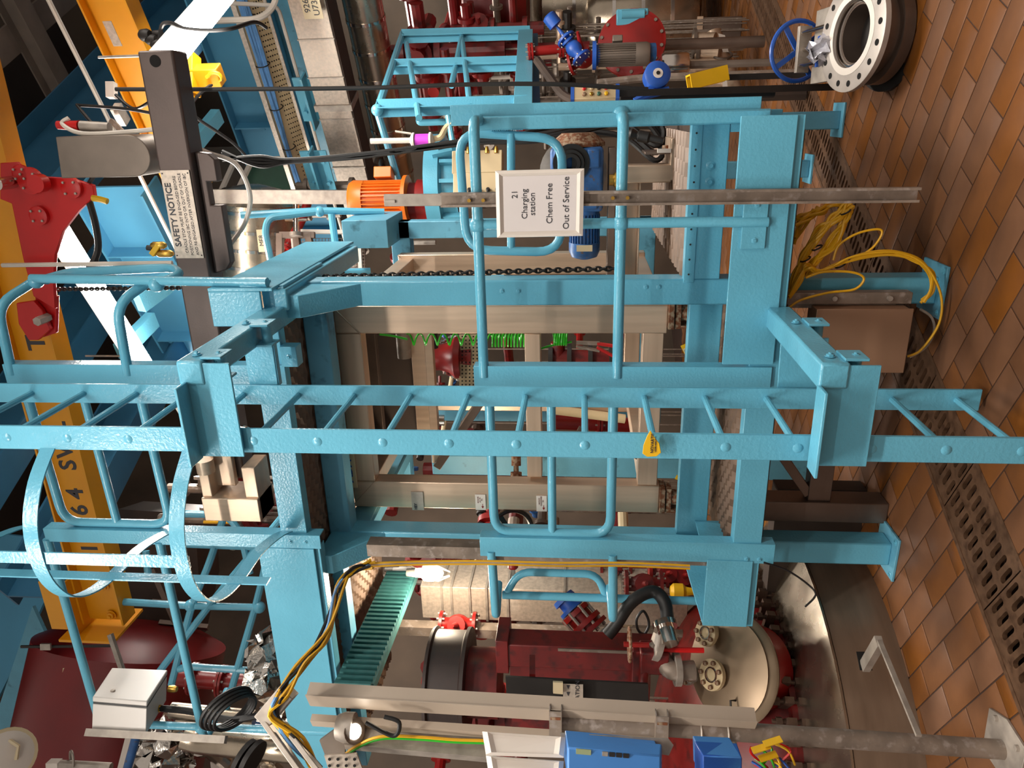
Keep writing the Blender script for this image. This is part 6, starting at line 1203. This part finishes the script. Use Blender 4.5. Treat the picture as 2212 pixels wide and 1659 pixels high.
# ================================================================== deeper pipe rack
rk = random.Random(3)
RACK = {}
ORD = ['leftmost','second','third','fourth','fifth','sixth','seventh','eighth','ninth','tenth','eleventh','twelfth','thirteenth','fourteenth','fifteenth']
CN = {'red_paint':'bright red','red_dark':'deep red','red_vessel':'maroon','galv_dirty':'dull grey','steel_grey':'mid-grey','white_pipe':'whitish','stainless':'silvery','cream':'cream','stainless_dark':'dark silvery','blue_gear':'blue','dark_steel':'black','galv':'pale grey','clad':'shiny clad','polished':'polished'}
def rack(n, xr, yr, Dr, mats, lab, cat, grp, rr=(.03,.08), vert=.55, name='rack_pipe'):
    for i in range(n):
        x = rk.uniform(*xr); y = rk.uniform(*yr); D = rk.uniform(*Dr); r_ = rk.uniform(*rr); m_ = rk.choice(mats); p = at(x, y, D=D)
        k = rk.random()
        d = ZU if k < vert else (TA if rk.random() < .7 else TC); L = rk.uniform(.25, .75)
        t = thing(name, p-d*L-(ZU*0), lab, cat, grp); RACK.setdefault((grp, ('thick' if r_ > .055 else 'slim')+' '+CN[m_]+(' upright pipe' if d is ZU else ' level pipe')), []).append((y, t)); MB().tube([p-d*L, p+d*L], r_, 10).build('pipe_barrel', m_, t)
        top = p.z+(L if d is ZU else 0); bot = p.z-(L if d is ZU else 0)
        if .05 < bot and p.z < 3.2: MB().cyl((p.x, p.y, 0), (p.x, p.y, bot+.01), .007, 6).build('support_rod', 'galv_dirty', t)
        for f in (-.6, .1, .7):
            if rk.random() < .7: flange(MB(), p+d*L*f, d, r_*1.8, r_*.8, n=14).build('flange', m_, t)
        if rk.random() < .5: q = p+d*L*.4; e = -_f if rk.random() < .5 else _r; MB().lathe(q, e, [(0,r_*.8),(r_*2,r_*.8),(r_*2,r_*1.6),(r_*2.6,r_*1.6),(r_*2.6,r_*.4),(r_*4.5,r_*.4)], 10).build('valve_bonnet', m_, t)
RD = ['red_paint', 'red_dark', 'red_dark', 'red_vessel']
rack(26, (890,1140), (60,230), (7.5,8.6), RD, 'dark red flanged pipe or valve in the rack behind the far guardrail', 'pipe', 'red pipework behind the far guardrail', vert=.3)
rack(12, (900,1130), (60,330), (7.6,8.8), ['galv_dirty','steel_grey','white_pipe','stainless'], 'grey pipe in the rack behind the far guardrail', 'pipe', 'grey pipework behind the far guardrail', rr=(.02,.05), vert=.4)
rack(24, (900,1500), (1205,1290), (6.2,7.2), RD, 'dark red flanged pipe in the rack behind the short guardrail', 'pipe', 'red pipework behind the short guardrail', vert=.5)
rack(10, (900,1500), (1205,1290), (6.0,7.0), ['galv_dirty','steel_grey','cream'], 'grey pipe in the rack behind the short guardrail', 'pipe', 'grey pipework behind the short guardrail', rr=(.02,.05), vert=.5)
rack(12, (840,1430), (725,1110), (6.8,7.8), RD, 'dark red pipe deep behind the stainless tipper', 'pipe', 'red pipework behind the tipper', vert=.5)
rack(12, (840,1430), (725,1110), (6.6,7.8), ['galv_dirty','stainless_dark','cream','blue_gear','dark_steel'], 'grey or blue pipe deep behind the stainless tipper', 'pipe', 'mixed pipework behind the tipper', rr=(.02,.06), vert=.5)
rack(10, (880,1300), (1490,1655), (4.4,5.4), RD, 'dark red pipe behind the beige trunking at lower left', 'pipe', 'red pipework behind the trunking', vert=.5)
rack(10, (640,1000), (400,600), (7.0,8.0), RD+['galv','steel_grey'], 'small pipe behind the orange motor and mesh cage', 'pipe', 'pipework behind the orange motor', rr=(.02,.05), vert=.4)
rack(8, (440,600), (1030,1150), (5.6,6.6), ['red_dark','red_vessel','galv_dirty'], 'dark pipe behind the upper deck edge', 'pipe', 'pipework behind the upper deck', rr=(.03,.07), vert=.2)
rack(9, (1150,1330), (60,240), (7.2,8.2), ['galv_dirty','steel_grey','dark_steel','stainless'], 'grey pipe behind the control box', 'pipe', 'pipework behind the control box', rr=(.02,.05), vert=.5)
rack(6, (450,640), (1560,1650), (5.6,6.4), ['clad','polished','blue_gear'], 'bright lagged pipe at the left edge of the upper deck', 'pipe', 'lagged pipes at the photo edge', rr=(.04,.07), vert=.5)
pt2 = thing('wire_tray', at(520,1110,D=6.4), 'wire cable tray with grey cables behind the upper deck edge', 'cable tray')
for y in (1030,1048,1095,1108,1120): MB().tube([at(440,y,D=6.4), at(610,y+2,D=6.4)], .016, 6).build('cable', 'galv' if y < 1100 else 'galv_dirty', pt2)
MB().bar(at(440,1060,D=6.5), at(610,1062,D=6.5), .10, .03).build('tray_floor', 'white_pipe', pt2); MB().tube([at(440,1128,D=6.38), at(610,1130,D=6.38)], .014, 6).build('cable', 'yellow_cable', pt2)
# ================================================================== room shell
def wall(name, a0, b0, a1, b1, z0, z1, m_, label):
    p, q = fl(a0, b0, 0), fl(a1, b1, 0); o = MB().add([p+ZU*z0, q+ZU*z0, q+ZU*z1, p+ZU*z1], [(0,1,2,3)]).build(name, m_); tag(o, label, None, None, 'structure')
wall('wall_back', -2, -11.2, 9.6, -11.2, -.02, 9.7, 'wall_far', 'dark brown far wall of the plant hall')
wall('wall_left', 9.5, -11.3, 9.5, 3, -.02, 9.7, 'wall_far', 'dark wall at the left of the plant hall')
wall('wall_mid', 8.2, -8.6, 4.9, -8.6, 0, 9.7, 'wall_far', 'dark partition wall behind the tipper bay')
o = MB().add([fl(-3,-11.3,9.6), fl(9.6,-11.3,9.6), fl(9.6,-1.5,9.6), fl(-3,-1.5,9.6)], [(0,1,2,3)]).build('ceiling', 'roof_dark'); tag(o, 'dark roof deck of the plant hall', None, None, 'structure')
for (a_, b_, w_, lab) in ((3.6, -8.8, 200, 'added fluorescent fill batten hung deep behind the far guardrail'), (6.4, -4.9, 230, 'added fluorescent fill batten hung over the bay behind the tipper'), (7.2, -2.6, 60, 'added fluorescent fill batten hung over the red tank')):
    batten(fl(a_, b_, 5.9), TA, 1.5, w_, lab)  # unseen battens added as fill light for the deep background

for (grp, kind_), L in RACK.items():
    L.sort(key=lambda q: q[0]); place = grp.split(' behind ')[-1] if ' behind ' in grp else grp.split(' at ')[-1]
    pre = 'behind ' if ' behind ' in grp else 'at '
    for i, (y, t) in enumerate(L): t['label'] = ('only '+kind_ if len(L) == 1 else kind_+', '+(ORD[i] if i else 'first')+' from the top of the photo,')+' '+pre+place
